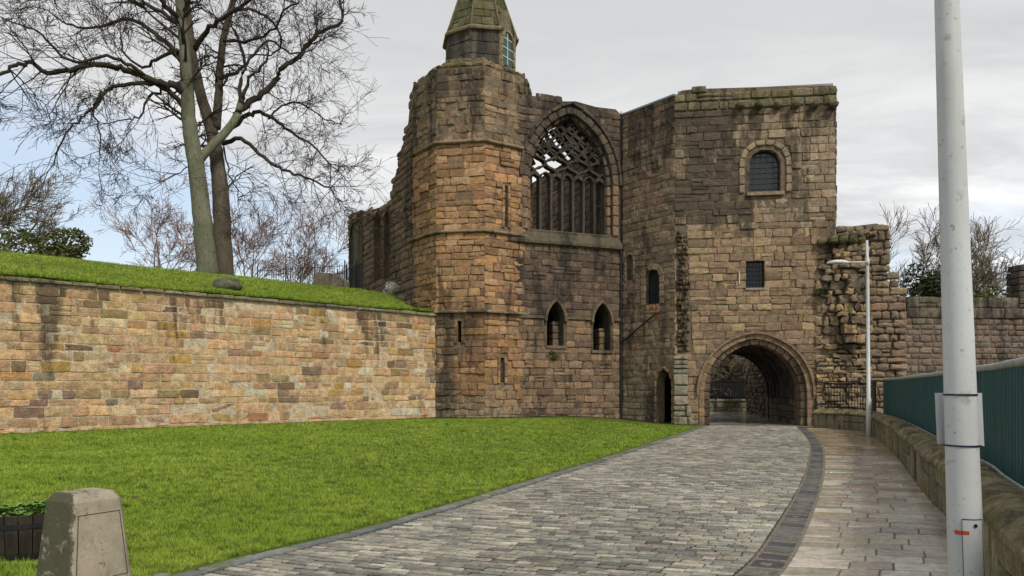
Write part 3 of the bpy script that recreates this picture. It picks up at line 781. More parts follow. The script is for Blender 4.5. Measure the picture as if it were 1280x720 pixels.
topH = [(HF.u(x), HF.z(HF.u(x), y)) for x, y in ((640, 116), (665, 117), (690, 120), (705, 124), (720, 124), (745, 131), (770, 134), (776, 140))]
topHf = lambda u: np.interp(u, [p[0] for p in topH], [p[1] for p in topH])
outer = [(0, -.2), (HL, -.2)]+[(u, z-.08) for u, z in reversed(topH) if u <= HL and u > 0]+[(0, topH[0][1]-.08)]
panel(HF, outer, [BIG, WL, WR], -.03, -.3, 'wall_core', hall, tint=(.15, .12, .09), wear=(.6, .3, .3))
panel(HF, outer, [BIN, WL, WR], -.3, -1.1, 'wall_core', hall, tint=(.16, .125, .09), wear=(.55, .2, .3))
HPAL = [(0.155, 0.115, 0.089), (0.179, 0.133, 0.099), (0.136, 0.105, 0.084), (0.196, 0.140, 0.101), (0.125, 0.097, 0.078)]; HPALL = [(0.286, 0.199, 0.133), (0.250, 0.177, 0.119), (0.305, 0.204, 0.131), (0.220, 0.159, 0.111)]
def hall_color(u, z):
    if z > 4.6:
        if z > 8.4 and u > gu+ghw+.05 and z < 11: return pick(HPALL, .15), (.4, .1, .3)
        return pick(HPAL, .26), (.58+.18*nz(u, z*.3)+.12*ss(7.5, 8.2, z)*ss(9.5, 8.2, z), .12, .3)
    return pick(HPALL, .24), (.36+.3*nz(u*.8, z*.5), .12+.25*ss(1.4, 0, z), .33+.15*ss(2.5, .8, z))
Mh = Masonry(hall)
grow = lambda poly, k, c: [(c+(u-c)*(1+k), z) for u, z in poly]
BIGo = arch(gu, ghw+.42, gz0, gzs, gza-gzs+.5, 16)
zsill = HF.z(gu, 306)
WLo = hwin(681, 708, 374, 398, 434); WRo = hwin(739, 766, 376, 400, 440)
ashlar(Mh, HF, .2, HL-.02, .1, 4.5, hall_color, holes=[WLo, WRo], ch=(.24, .34), wd=(.3, .75), d0=-.1, cham=.018, bulge=.012, jit=.02, rng_d=.022, joint=.01)
ashlar(Mh, HF, .2, HL-.02, 4.62, zsill-.05, hall_color, holes=[WLo, WRo], ch=(.24, .32), wd=(.3, .75), d0=-.1, cham=.018, bulge=.012, jit=.02, rng_d=.022, joint=.01)
ashlar(Mh, HF, .2, HL-.02, gz0-.02, 14.3, hall_color, holes=[BIGo], ch=(.24, .36), wd=(.3, .8), d0=-.1, cham=.035, bulge=.02, jit=.014, top=lambda u: topHf(u)-.1+.12*nz(u*3, 4))
dk = lambda u, z: (pick([(.13, .11, .09), (.16, .13, .10), (.11, .095, .08)], .12), (.5, .2, .25))
jc = lambda u, z: (pick([(.13, .11, .09), (.16, .13, .10)], .12), (.5, .2, .25)) if z > gzs-.2 else (pick(HPALL, .12), (.42, .1, .3))
ring(Mh, HF, BIG, .30, -.1, .04, jc, step=.45, cham=.03)
ring(Mh, HF, arch(gu, ghw+.30, gzs-.1, gzs, gza-gzs+.36, 16), .13, -.1, .13, dk, step=.55, cham=.04)
ring(Mh, HF, arch(gu, ghw-.2, gz0, gzs, gza-gzs-.18, 16), .22, -.5, -.16, jc, step=.45, cham=.05)
# tracery: deep stone bars
tr = MB()
dA, dB = -.70, -.36; ihw = ghw-.2; irise = gza-gzs-.2; IN = arch(gu, ihw, gz0, gzs, irise, 24)
def inside(u, z):
    if z < gz0 or abs(u-gu) > ihw: return False
    if z <= gzs: return True
    r = (ihw**2+irise**2)/(2*ihw); return math.hypot(abs(u-gu)+r-ihw, z-gzs) < r-.02
def addbar(pts, wd=.10, a=dA, b=dB):
    run = []
    for p_ in pts+[None]:
        if p_ is not None and inside(*p_): run.append(p_)
        else:
            if len(run) > 1:
                tr.add(band(HF, [(u-n[0]*wd/2, z-n[1]*wd/2) for (u, z), n in zip(run, normals2(run))], wd, a, b))
            run = []
NL = 7; pch = 2*ihw/NL; zt = gzs+.10
for k in range(NL+1):
    u = gu-ihw+k*pch
    if 0 < k < NL: addbar([(u, gz0), (u, gz0+1.2), (u, zt+.05)], .10)
hh = .40
for k in range(-1, NL+2):
    sgn = 1 if k % 2 == 0 else -1; pts = []
    for i in range(61):
        zz = i/60*4*hh; s_ = math.sin(math.pi*zz/hh) if False else math.sin(math.pi*zz/hh)
        pts.append((gu-ihw+k*pch+sgn*pch/2*(1 if s_ >= 0 else -1)*abs(s_)**.75, zt+zz))
    addbar(pts, .085)
for k in range(-1, 2*NL+2):
    sgn = 1 if k % 2 == 0 else -1
    addbar([(gu-ihw+k*pch/2+sgn*pch/4*math.sin(math.pi*i/40*6), zt+2*hh+i/40*6*.27) for i in range(41)], .05)
for k in range(NL):     # light heads
    u0 = gu-ihw+k*pch; addbar(arch(u0+pch/2, pch/2-.02, zt-.12, zt-.1, .30, 6), .06)
zt2 = zt+4*hh
for k in range(-3, 4):  # fan of lines above the net
    addbar([(gu+k*.36+(.16*math.sin(i*.9+k)), zt2-.25+i*.12) for i in range(14)], .075)
addbar([(gu-ihw+i*.1, zt2-.1-.25*abs(math.sin((i*.1)*3.1))) for i in range(40)], .08)
addbar([(gu-.9+i*.09, zt2+.0+.05*i) for i in range(18)], .07); addbar([(gu+.9-i*.09, zt2+.05*i) for i in range(18)], .07)
addbar([(gu-1.05+.17*math.cos(a*.52), gzs+1.32+.17*math.sin(a*.52)) for a in range(13)], .07)
addbar([(gu+1.0+.17*math.cos(a*.52), gzs+1.3+.17*math.sin(a*.52)) for a in range(13)], .07)
tr.build('tracery', MS, hall, attrs=cbar((.10, .085, .07), (.45, .1, .3)))
tb = MB()
for zq in (HF.z(gu, 250),):
    for k in range(NL): tb.add(boxmesh(HF, gu-ihw+k*pch+.04, gu-ihw+(k+1)*pch-.04, zq-.02, zq+.02, -.6, -.56))
tb.build('saddle_bar', MIRON, hall)
# sloping sill under the great window and string course with hoods
v = []; 
for u in (.1, HL-.03): v += [HF.pt(u, gz0+.05, -.6), HF.pt(u, gz0+.05, -.1), HF.pt(u, zsill+.06, .16), HF.pt(u, zsill-.05, .16), HF.pt(u, zsill-.12, 0), HF.pt(u, zsill-.12, -.6)]
mesh('window_sill', local(v, hall), [(i, (i+1) % 6, 6+(i+1) % 6, 6+i) for i in range(6)]+[(5, 4, 3, 2, 1, 0), tuple(range(6, 12))], MS, hall, attrs=cbar((.13, .115, .085), (.5, .45, .3)))
for seg in cuts([(.1, HL-.03)], [(min(p[0] for p in WLo)-.03, max(p[0] for p in WLo)+.03), (min(p[0] for p in WRo)-.03, max(p[0] for p in WRo)+.03)]):
    p = boxmesh(HF, seg[0], seg[1], 4.50, 4.62, -.1, .08); mesh('string_course', local(p[0], hall), p[1], MS, hall, attrs=cbar((.18, .14, .10), (.5, .3, .3)))
for wp, nm in ((WL, 0), (WR, 1)):
    us = [p[0] for p in wp]; c = (min(us)+max(us))/2; hw_ = (max(us)-min(us))/2; zs_ = 4.40; za = max(p[1] for p in wp)
    o_ = band(HF, arch(c, hw_+.02, zs_, zs_+.05, za-zs_, 8), .11, -.1, .10); mesh('hood_mould', local(o_[0], hall), o_[1], MS, hall, attrs=cbar((.20, .15, .11), (.45, .3, .3)))
    zb = min(p[1] for p in wp); p = boxmesh(HF, min(us)-.1, max(us)+.1, zb-.12, zb, -.5, .05); mesh('window_ledge', local(p[0], hall), p[1], MS, hall, attrs=cbar((.2, .17, .12), (.4, .5, .4)))
    # half the opening is walled up, the dark slit stays open
    if nm == 0: ashlar(Mh, HF, c+.06, max(us), zb, 4.45, hall_color, ch=(.25, .32), wd=(.25, .4), d0=-.9, d1=-.45, cham=.02)
    else: ashlar(Mh, HF, c+.10, max(us), zb, 4.2, hall_color, ch=(.25, .32), wd=(.25, .4), d0=-.9, d1=-.45, cham=.02)
p = boxmesh(HF, .3, HL-.3, .5, 6.4, -1.6, -1.5); mesh('undercroft_wall', local(p[0], hall), p[1], MVOID, hall)  # near-black sheet in place of the shade behind the lower windows
# long wall to the left with lancets
LF = Frame(PL1, (-4.28, 33.25)); 
ltop = [LF.at(x, y) for x, y in ((433.5, 268), (437, 265), (447, 262), (460, 261), (472, 257), (486, 254.5), (487.5, 246), (489, 232), (491, 222), (494, 212), (497, 205), (498, 190), (501, 180), (505, 172), (506, 160), (509, 150), (511, 128), (513, 112), (516, 102))]
ltop = [(max(0, min(LF.L, u)), z) for u, z in ltop]
ltf = lambda u: np.interp(u, [p[0] for p in ltop], [p[1] for p in ltop])
def lwin(x0, x1, yt, ys, yb):
    ua, za = LF.at(x0, yb); ub, _ = LF.at(x1, yb); c = (ua+ub)/2; return arch(c, (ub-ua)/2, LF.z(c, yb), LF.z(c, ys), max(.4, LF.z(c, yt)-LF.z(c, ys)), 8)
lw = [lwin(437.5, 453.5, 279, 298, 351), lwin(468.5, 476.5, 267, 280, 349), lwin(480.5, 488, 264, 278, 347)]
panel(LF, [(0, 4), (LF.L, 4)]+[(u, z-.1) for u, z in reversed(ltop)], lw[1:], -.05, -1.0, 'wall_core', hall, tint=(.16, .125, .09), wear=(.5, .2, .3))
panel(LF, lw[0], [], -.2, -.3, 'blind_infill', hall, tint=(.25, .18, .13), wear=(.4, .2, .3)) if False else None
LWPAL = [(0.244, 0.177, 0.133), (0.274, 0.196, 0.145), (0.214, 0.158, 0.119), (0.295, 0.205, 0.144)]
lwc = lambda u, z: (pick(LWPAL, .16), (.32+.2*nz(u*.6, z*.3)+(.15 if u > 9 else 0), .2, .28))
ashlar(Mh, LF, .0, LF.L-.25, 5, 15, lwc, holes=lw, ch=(.26, .38), wd=(.35, .9), d0=-.12, cham=.04, bulge=.03, jit=.02, rng_d=.03, top=lambda u: ltf(u)-.12)
ashlar(Mh, LF, min(p[0] for p in lw[0]), max(p[0] for p in lw[0]), 5, max(p[1] for p in lw[0]), lambda u, z: (pick([(.34, .23, .15), (.30, .2, .135)], .12), (.35, .1, .3)), ch=(.28, .36), wd=(.35, .7), d0=-.28, d1=-.24, top=lambda u: max(p[1] for p in lw[0])-1.4*abs(u-(lw[0][0][0]+lw[0][-1][0])/2))
for wq in lw:
    c_ = band(LF, wq, .09, -.1, .05); mesh('arch_moulding', local(c_[0], hall), c_[1], MS, hall, attrs=cbar((.15, .12, .09), (.5, .2, .3)))
# broken gable stub rising against the tower
for i in range(6):
    pass
# the far long wall, seen through the great window
IF = Frame((4.87-.37*15, 33.8+.93*15), (4.9, 33.85))
panel(IF, [(0, -.2), (IF.L, -.2), (IF.L, 13.8), (IF.L-2.5, 13.5), (IF.L-5, 13.2), (IF.L-8, 13.0), (IF.L-9.2, 12.4), (0, 12.2)], [], -.06, -1.0, 'wall_core', hall, tint=(.12, .095, .075), wear=(.55, .2, .3))
ashlar(Mh, IF, 0, IF.L-1.2, 6.8, 13.2, lambda u, z: (pick([(.22, .165, .12), (.27, .19, .13), (.17, .13, .10)], .16), (.45+.2*nz(u*.7, z*.3), .15, .3)), ch=(.28, .4), wd=(.4, .9), d0=-.1)
fl = [Vector((x, y, 6.6)) for x, y in ((-3.6, 34.2), (4.4, 34.9), (-1, 48), (-8.6, 44.5))]
mesh('hall_floor', local([*fl], hall), [(0, 1, 2, 3)], MKG if False else MGK, hall)  # unseen floor added to keep the undercroft below dark
Mh.finish()

# ------------------------------------------------------------------ the gatehouse
gate = thing('gatehouse', 'square sandstone gatehouse with a wide arched passage and barred windows', 'gatehouse', (9.9, 31, 0))
GA = (6.73, 31.5); GB = (13.05, 30.6); GC = (4.90, 33.82)
GF = Frame(GA, GB); GL = GF.L; GS = Frame(GC, GA)
uc = (GF.u(888)+GF.u(1001))/2; uh = (GF.u(1001)-GF.u(888))/2
ZSP = 1.35; ZAPX = GF.z(uc, 430); AR = ZAPX-ZSP
A_in = arch(uc, uh, -.3, ZSP, AR, 18); A_mid = arch(uc, uh+.24, -.3, ZSP, AR+.22, 18); A_out = arch(uc, uh+.46, -.3, ZSP, AR+.42, 18)
def gwin(fr, x0, x1, yt, ys, yb, rise=None):
    ua, ub = fr.u(x0), fr.u(x1); c = (ua+ub)/2; zs_ = fr.z(c, ys); return arch(c, (ub-ua)/2, fr.z(c, yb), zs_, fr.z(c, yt)-zs_, 8)
UW = gwin(GF, 937, 976, 187, 203, 240); us = (UW[0][0]+UW[-1][0])/2; uwh = (UW[-1][0]-UW[0][0])/2
qa, qz = GF.at(932.5, 360); qb, qt = GF.at(955.5, 326); QW = [(qa, qz), (qb, qz), (qb, qt), (qa, qt)]
gt = [(GF.u(x), GF.z(GF.u(x), y)) for x, y in ((843, 119), (852, 111), (870, 109), (1000, 105), (1045, 105))]
gt[0] = (0, gt[0][1]); gt[-1] = (GL, gt[-1][1]); gtf = lambda u: np.interp(u, [p[0] for p in gt], [p[1] for p in gt])
panel(GF, [(0, -.2), (A_mid[0][0], -.2)]+A_mid[1:-1]+[(A_mid[-1][0], -.2), (GL, -.2), (GL, gt[-1][1]-.06)]+[(u, z-.06) for u, z in reversed(gt[:-1])], [UW, QW], -.03, -.45, 'wall_core', gate, tint=(.20, .155, .11), wear=(.4, .3, .3))
panel(GF, [(0, -.2), (A_in[0][0], -.2)]+A_in[1:-1]+[(A_in[-1][0], -.2), (GL, -.2), (GL, 13.4), (0, 13.2)], [], -.6, -1.1, 'wall_core', gate, tint=(.17, .13, .095), wear=(.5, .3, .3))
GPAL = [(0.346, 0.252, 0.164), (0.313, 0.227, 0.148), (0.388, 0.284, 0.185), (0.280, 0.205, 0.136), (0.347, 0.252, 0.169), (0.275, 0.205, 0.141), (0.411, 0.301, 0.182)]
GPALU = [(0.343, 0.272, 0.191), (0.374, 0.294, 0.207), (0.312, 0.249, 0.178), (0.397, 0.309, 0.218)]
def gate_color(u, z):
    hi = ss(7.4, 9, z)
    ti = pick(GPALU if R.random() < hi else GPAL, .22)
    lf = ss(3.2, 1.2, u)
    so_ = .20+.25*nz(u*.9, z*.2, 8)+hi*(.32+.44*lf)+.22*ss(10.8, 13.2, z)
    so_ -= .10*ss(1.2, .6, abs(u-us))*ss(12.6, 12, z)*hi
    if z < 4 : so_ += .04
    return ti, (so_, .02+.35*ss(12.6, 13.2, z)+.22*hi*ss(4.4, 5.4, u)+.2*ss(6.6, 8, z)*ss(10, 8.6, z)*ss(2.6, 1, u)+.4*ss(.6, 0, z), .26+.08*hi)
tooth = [(GF.u(847), GF.z(.2, 440)), (GF.u(866), GF.z(.4, 440)), (GF.u(858), GF.z(.4, 287)), (GF.u(845), GF.z(.2, 287))]
ustub = GF.u(1018); zstub = GF.z(6, 303)
stubh = [(ustub, -.2), (GL+.5, -.2), (GL+.5, zstub), (ustub+.25, zstub)]
A_ho = A_out
upo = arch(us, uwh+.42, UW[0][1]-.05, UW[1][1], (max(p[1] for p in UW)-UW[1][1])+.40, 8)
Mg2 = Masonry(gate)
ashlar(Mg2, GF, 0, GL, .0, 12.95, gate_color, holes=[A_ho, upo, QW, tooth, stubh], ch=(.22, .36), wd=(.32, .84), d0=-.12, cham=.016, bulge=.012, jit=.022, rng_d=.022, joint=.009)
def par_color(u, z): return pick([(.22, .19, .12), (.26, .22, .14), (.19, .165, .11)], .15), (.40, .55+.2*nz(u, z), .35)
ashlar(Mg2, GF, -.02, GL+.04, 12.97, 14.0, par_color, ch=(.28, .4), wd=(.45, .9), d0=-.5, d1=.04, cham=.04, bulge=.02, jit=.02, top=lambda u: gtf(u)-.1)
rc = lambda u, z: (pick([(.31, .215, .145), (.27, .19, .13), (.35, .245, .16)], .18), (.36, .1, .25))
rcd = lambda u, z: (pick([(.27, .19, .13), (.23, .17, .12)], .12), (.48, .2, .2))
ring(Mg2, GF, arch(uc, uh+.24, 0, ZSP, AR+.22, 24), .22, -.1, .025, rc, step=.36, cham=.012, joint=.008)
ring(Mg2, GF, arch(uc, uh, 0, ZSP, AR, 24), .25, -.6, -.14, rcd, step=.34, cham=.03, joint=.008)
hm = band(GF, arch(uc, uh+.46, 1.25, ZSP, AR+.42, 24), .10, -.1, .13); mesh('hood_mould', local(hm[0], gate), hm[1], MS, gate, attrs=cbar((.27, .20, .14), (.45, .25, .3)))
for rz in (.2,): pass
ring(Mg2, GF, arch(us, uwh+.2, UW[0][1]-.03, UW[1][1], (max(p[1] for p in UW)-UW[1][1])+.18, 10), .22, -.1, .05, lambda u, z: (pick(GPALU, .15), (.2, .05, .3)), step=.34, cham=.03)
ring(Mg2, GF, arch(us, uwh, UW[0][1]-.03, UW[1][1], (max(p[1] for p in UW)-UW[1][1]), 10), .2, -.3, -.05, lambda u, z: (pick(GPALU, .15), (.3, .1, .3)), step=.34, cham=.03)
# panes, lattices
def glazed(fr, poly, parent, d=-.32, nu=4, nz_=6, bars=True, name='window', mat=None, bw_=.014, bm=None):
    p = prism(fr, poly, d-.02, d); wo = mesh(name, local(p[0], parent), p[1], mat or MGLASS, parent)
    ua, ub = min(q[0] for q in poly), max(q[0] for q in poly); za, zb = min(q[1] for q in poly), max(q[1] for q in poly); m = MB()
    for i in range(1, nu):
        u = ua+(ub-ua)*i/nu; iv = [q for q in poly]; 
        top_ = zb-(.0 if len(poly) == 4 else (zb-poly[1][1])*(abs(u-(ua+ub)/2)/((ub-ua)/2))**2); m.add(boxmesh(fr, u-bw_, u+bw_, za, top_, d+.005, d+.03))
    for j in range(1, nz_): z = za+(zb-za)*j/nz_; iv = hole_iv(poly, z-.03, z+.03); m.add(boxmesh(fr, iv[0], iv[1], z-bw_, z+bw_, d+.01, d+.036))
    b_ = m.build('lattice', bm or MIRON, parent); b_.parent = wo; return wo
glazed(GF, UW, gate, -.34, 5, 8, mat=MGLASS, bm=plain('grey_lattice', (.04, .043, .047), .5))
glazed(GF, QW, gate, -.30, 1, 1, name='small_window')
m = MB()
for i in range(1, 6): u = qa+(qb-qa)*i/6; m.add(tube([GF.pt(u, qz, -.1), GF.pt(u, qt, -.1)], .015, 5))
for j in range(1, 6): z = qz+(qt-qz)*j/6; m.add(tube([GF.pt(qa, z, -.11), GF.pt(qb, z, -.11)], .015, 5))
m.build('window_grille', MIRON, gate)
p = boxmesh(GF, qa-.02, qb+.02, qz-.09, qz, -.3, .05); mesh('window_ledge', local(p[0], gate), p[1], MS, gate, attrs=cbar((.33, .31, .27), (.2, .1, .5)))
p = boxmesh(GF, us-uwh-.12, us+uwh+.12, UW[0][1]-.14, UW[0][1], -.3, .10); mesh('window_ledge', local(p[0], gate), p[1], MS, gate, attrs=cbar((.30, .25, .17), (.4, .3, .3)))
a_, b_ = GF.at(924, 355), GF.at(924, 339); tt = tube([GF.pt(*a_, .05), GF.pt(*b_, .05)], .018, 6); mesh('white_rod', local(tt[0], gate), tt[1], MWHITE, gate)
# corbels
Mcb = Masonry(gate, name='corbel', limit=20)
for px in (925, 948, 971, 994, 1018, 1041):
    u, z = GF.at(px, 132); sg = [(u+.17*math.cos(a), z+.16*math.sin(a)*(1 if math.sin(a) < 0 else .8)) for a in [i*math.pi/4 for i in range(8)]]
    Mcb.stone(GF, sg, -.1, .34, pick([(.20, .17, .12)]), (.5, .6, .3), .06, .03, .01, mid=False)
Mcb.finish()
# left flank
SL = GS.L
NW = gwin(GS, 782.5, 791, 318, 324, 350); SW = gwin(GS, 806.5, 824, 337, 346, 380); DW = gwin(GS, 820.5, 839.5, 461, 480, 527)
DW = [(u, max(z, -.1)) if z > .8 else (u, -.1) for u, z in DW]
zst = [(0, GS.z(0, 144)), (SL, GS.z(SL, 119))]; stf = lambda u: np.interp(u, [0, SL], [zst[0][1], zst[1][1]])
panel(GS, [(0, -.2), (DW[0][0], -.2)]+DW[1:-1]+[(DW[-1][0], -.2), (SL, -.2), (SL, zst[1][1]-.1), (0, zst[0][1]-.1)], [SW, NW], -.03, -.5, 'wall_core', gate, tint=(.26, .21, .15), wear=(.42, .3, .3))
FPALg = [(0.254, 0.199, 0.143), (0.283, 0.214, 0.152), (0.224, 0.174, 0.132), (0.268, 0.200, 0.144), (0.305, 0.222, 0.153)]
def flank_color(u, z):
    ti = pick(FPALg, .22); low = ss(3.4, 1.5, z); ti = tuple(a*(1-.35*low)+b*.35*low for a, b in zip(ti, (.25, .24, .17)))
    return ti, (.38+.3*nz(u, z*.22, 4)+.24*ss(9, 13, z)+.1*ss(.6, 0, z), .08+.25*low*ss(1.2, 0, z), .28+.22*low)
fw = lambda p, e, t_: arch((p[0][0]+p[-1][0])/2, (p[-1][0]-p[0][0])/2+e, p[0][1]-(0 if p is DW else .03), p[1][1], max(q[1] for q in p)-p[1][1]+e*1.1, 8)
ashlar(Mg2, GS, 0, SL, -.0, 13.9, flank_color, holes=[fw(NW, .1, 0), fw(SW, .26, 0), fw(DW, .13, 0)], ch=(.24, .34), wd=(.3, .75), d0=-.12, cham=.014, bulge=.012, jit=.018, rng_d=.018, joint=.01, top=lambda u: stf(u)-.05)
ring(Mg2, GS, fw(SW, 0, 0), .25, -.1, .02, lambda u, z: (pick([(.30, .24, .16)], .15), (.4, .2, .3)), step=.3)
ring(Mg2, GS, fw(NW, 0, 0), .1, -.1, .03, flank_color, step=.22); ring(Mg2, GS, fw(DW, 0, 0), .13, -.3, .06, lambda u, z: (pick([(.30, .21, .14), (.26, .19, .13)], .12), (.45, .15, .3)), step=.32, cham=.04)
glazed(GS, SW, gate, -.22, 2, 3); p = prism(GS, NW, -.2, -.18); mesh('niche_back', local(p[0], gate), p[1], MS, gate, attrs=cbar((.14, .12, .09), (.6, .2, .2)))
ua, ub = SW[0][0], SW[-1][0]; ashlar(Mg2, GS, ua, ub, GS.z(ua, 393), SW[0][1]-.03, lambda u, z: ((.36, .19, .11), (.3, .1, .3)), ch=(.14, .2), wd=(.2, .3), d0=-.1, d1=.012)
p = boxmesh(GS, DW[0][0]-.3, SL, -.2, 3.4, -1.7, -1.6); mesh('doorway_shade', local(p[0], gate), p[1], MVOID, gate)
# broken toothing strip at the front corner and the grey block pier below it
tc_ = lambda u, z: (pick([(.22, .165, .115), (.17, .13, .095), (.27, .19, .12), (.13, .105, .08)], .2), (.58, .3, .25))
tw = lambda z: .10+.12*nz(z*2, 3)
ashlar(Mg2, GF, 0, .6, tooth[0][1], tooth[2][1], tc_, ch=(.12, .24), wd=(.12, .3), d0=-.3, d1=.06, cham=.05, bulge=.03, jit=.035, rng_d=.11, u0f=tw, u1f=lambda z: .62-.1*ss(5, 8, z)+.12*nz(z*2.3, 7))
pc = lambda u, z: (pick([(.30, .28, .21), (.26, .25, .19), (.33, .30, .23)], .1), (.38, .3+.2*ss(.8, 0, z), .55))
ashlar(Mg2, GF, -.05, GF.u(876), -.05, tooth[0][1]-.15, pc, ch=(.34, .5), wd=(.4, .6), d0=-.1, d1=.14, cham=.04, bulge=.02, jit=.02, u1f=lambda z: .55+.22*ss(1.2, .3, z)+.12*nz(z*2, 1))
# roof
rp = [GF.pt(-.05, gtf(0)-.25, -.5), GF.pt(GL, gtf(GL)-.1, -.5), GF.pt(GL, gtf(GL)+.0, -7), GF.pt(-.3, gtf(0)-.1, -7), GS.pt(0, stf(0)-.05, -.4)]
mesh('roof', local([*rp, *[q+Vector((0, 0, .07)) for q in rp]], gate), [(0, 1, 2, 3, 4), (9, 8, 7, 6, 5)]+[(i, (i+1) % 5, 5+(i+1) % 5, 5+i) for i in range(5)], MLEAD, gate)
v, f = boxmesh(GS, 0, SL, 0, .07, -.5, .05)
v = [GS.pt(u, stf(u)-.03+dz, d) for d in (-.5, .05) for (u, dz) in ((0, 0), (SL, 0), (SL, .08), (0, .08))]; mesh('roof_flashing', local(v, gate), f, MLEAD, gate)
v = [GF.pt(u, gtf(u)-.04+dz, d) for d in (-.5, -.05) for (u, dz) in ((.15, 0), (GL-.1, 0), (GL-.1, .09), (.15, .09))]; mesh('roof_flashing', local(v, gate), f, MLEAD, gate)
BACK = -7.6
A_bk = arch(uc, uh+.02, -.3, ZSP, AR, 18)
panel(GF, [(0, -.2), (A_bk[0][0], -.2)]+A_bk[1:-1]+[(A_bk[-1][0], -.2), (GL, -.2), (GL, 13.6), (0, 13.6)], [], BACK+.6, BACK, 'wall_core', gate, tint=(.2, .15, .11), wear=(.5, .3, .3))
GR_ = Frame(GB, GF.pt(GL, 0, BACK)); panel(GR_, [(.2, -.2), (GR_.L, -.2), (GR_.L, 13.5), (.2, 13.5)], [], -.0, -.5, 'wall_core', gate, tint=(.25, .18, .13), wear=(.5, .3, .3))
ashlar(Mg2, GR_, .0, GR_.L, 5, 13.5, gate_color, ch=(.3, .4), wd=(.5, .9), d0=-.05, d1=.03)
# passage: vault, ribs, side walls
vt = MB(); crv = arch(uc, uh+.16, -.3, ZSP, AR+.16, 16)
o_ = []; f = []
for d in (-.6, BACK+.1): o_ += [GF.pt(u, z, d) for u, z in crv]
n_ = len(crv); f = [(i, i+1, n_+i+1, n_+i) for i in range(n_-1)]
mesh('vault', local(o_, gate), f, MS, gate, attrs=cbar((.13, .10, .08), (.6, .3, .3)))
for i in range(7):
    d = -1.5-i*.85; rb = band(GF, arch(uc, uh-.10, 1.15, ZSP, AR-.12, 16), .26, d-.26, d); mesh('vault_rib', local(rb[0], gate), rb[1], MS, gate, attrs=cbar((.12, .095, .075), (.55, .2, .3)))
PR = Frame(GF.pt(uc+uh+.1, 0, BACK), GF.pt(uc+uh+.1, 0, -.55)); PLf = Frame(GF.pt(uc-uh-.1, 0, -.55), GF.pt(uc-uh-.1, 0, BACK))
pcw = lambda u, z: (pick([(.22, .17, .125), (.26, .20, .15), (.18, .14, .11)], .15), (.48, .25, .3))
for q_ in (PR, PLf): ashlar(Mg2, q_, .0, q_.L, -.05, 1.55, pcw, ch=(.22, .34), wd=(.3, .7), d0=-.08, d1=.03)
Mg2.finish()

# ------------------------------------------------------------------ broken masonry right of the gate
ruin = thing('broken_wall_stub', 'ragged stump of rough rubble masonry projecting beside the gate arch', 'ruin', (14, 30.5, 0))
RF = Frame(GF.pt(0, 0), GF.pt(8.5, 0)); UR = GF.L+2.07
zr = RF.z(7.4, 276)
def ruin_r(z): return UR+.10*nz(z*1.7, 2)+(.32 if z < 6.1 else 0)+(.3 if z < 5.55 else 0)
rpoly = [(GL+.02, -.2), (UR+.1, -.2), (UR+.1, 5.4), (UR-.12, 5.8), (UR-.1, zr-.3), (UR-.5, zr-.1), (GL+.02, zr-.25)]
panel(RF, rpoly, [], -.1, -1.6, 'wall_core', ruin, tint=(.19, .15, .11), wear=(.5, .4, .3))
RPAL = [(0.293, 0.220, 0.152), (0.255, 0.193, 0.138), (0.330, 0.246, 0.166), (0.217, 0.169, 0.127)]
Mu = Masonry(ruin)
rcf = lambda u, z: (pick(RPAL, .17), (.26+.25*nz(u, z*.4, 6)+.2*ss(7.2, 8.2, z), .12+.25*ss(7.4, 8.2, z), .3))
ashlar(Mu, RF, GL+.02, UR, -.1, zr, rcf, holes=[[(GL-.3, -.2), (GL+1.35, -.2), (GL+1.0, zstub-.4), (GL-.3, zstub-.4)]], ch=(.24, .38), wd=(.28, .7), d0=-.2, cham=.045, bulge=.03, jit=.03, rng_d=.05, u1f=ruin_r, top=lambda u: zr-.12+.18*nz(u*2.2, 5))
def stubd(u, z):
    c = GL+.55; s_ = math.exp(-((u-c)/.62)**2)
    hi_ = ss(3.0, 3.7, z)*ss(zstub+.1, zstub-.6, z)
    return s_*(hi_*.62*(1+.4*nz(u*2, z*1.3))+(1-hi_)*.15)+.14*nz(u*3, z*3)+.10*(z < 2.8)
su0 = lambda z: ustub+.25*ss(5.5, 7.5, z)+.05*nz(z*2, 8)
scf = lambda u, z: (pick([(.40, .30, .185), (.35, .265, .17), (.30, .23, .16), (.46, .34, .20), (.25, .2, .15)], .25), (.46+.4*nz(u*1.6, z*.7, 11), .2+.15*nz(u, z), .36))
ashlar(Mu, RF, ustub, GL+1.35, 2.9, zstub-.05, scf, ch=(.16, .40), wd=(.2, .62), d0=-.3, d1=.05, cham=.03, bulge=.035, jit=.05, rng_d=.10, joint=.0, u0f=su0, u1f=lambda z: GL+1.3-.15*ss(3, 7, z), depth=stubd)
Mu.mid = False
ashlar(Mu, RF, ustub-.1, GL+1.35, -.05, 2.9, scf, ch=(.09, .21), wd=(.14, .5), d0=-.3, d1=.05, cham=.014, bulge=.03, jit=.035, rng_d=.08, u0f=lambda z: max(uc+uh+.58, ustub-.1), depth=stubd)
Mu.mid = True
# mossy ledge over the stump, a few fallen-edge blocks
for i in range(5):
    u = ustub+.1+i*.36; Mu.stone(RF, [(u, zstub-.12), (u+.34, zstub-.12), (u+.34, zstub+.12+R.uniform(0, .1)), (u, zstub+.12)], -.2, .35+.3*math.sin(i*.8), pick([(.17, .15, .09)]), (.5, .7, .3), .06, .04, .04)
for i in range(5):
    u = GL+.1+i*.25; z = zstub+.1+.1*(i % 2); Mu.stone(RF, [(u, z), (u+.4, z), (u+.38, z+.28), (u, z+.25)], -.2, .22+R.uniform(0, .2), pick(RPAL), (.55, .55, .3), .07, .04, .05)
Mu.finish()

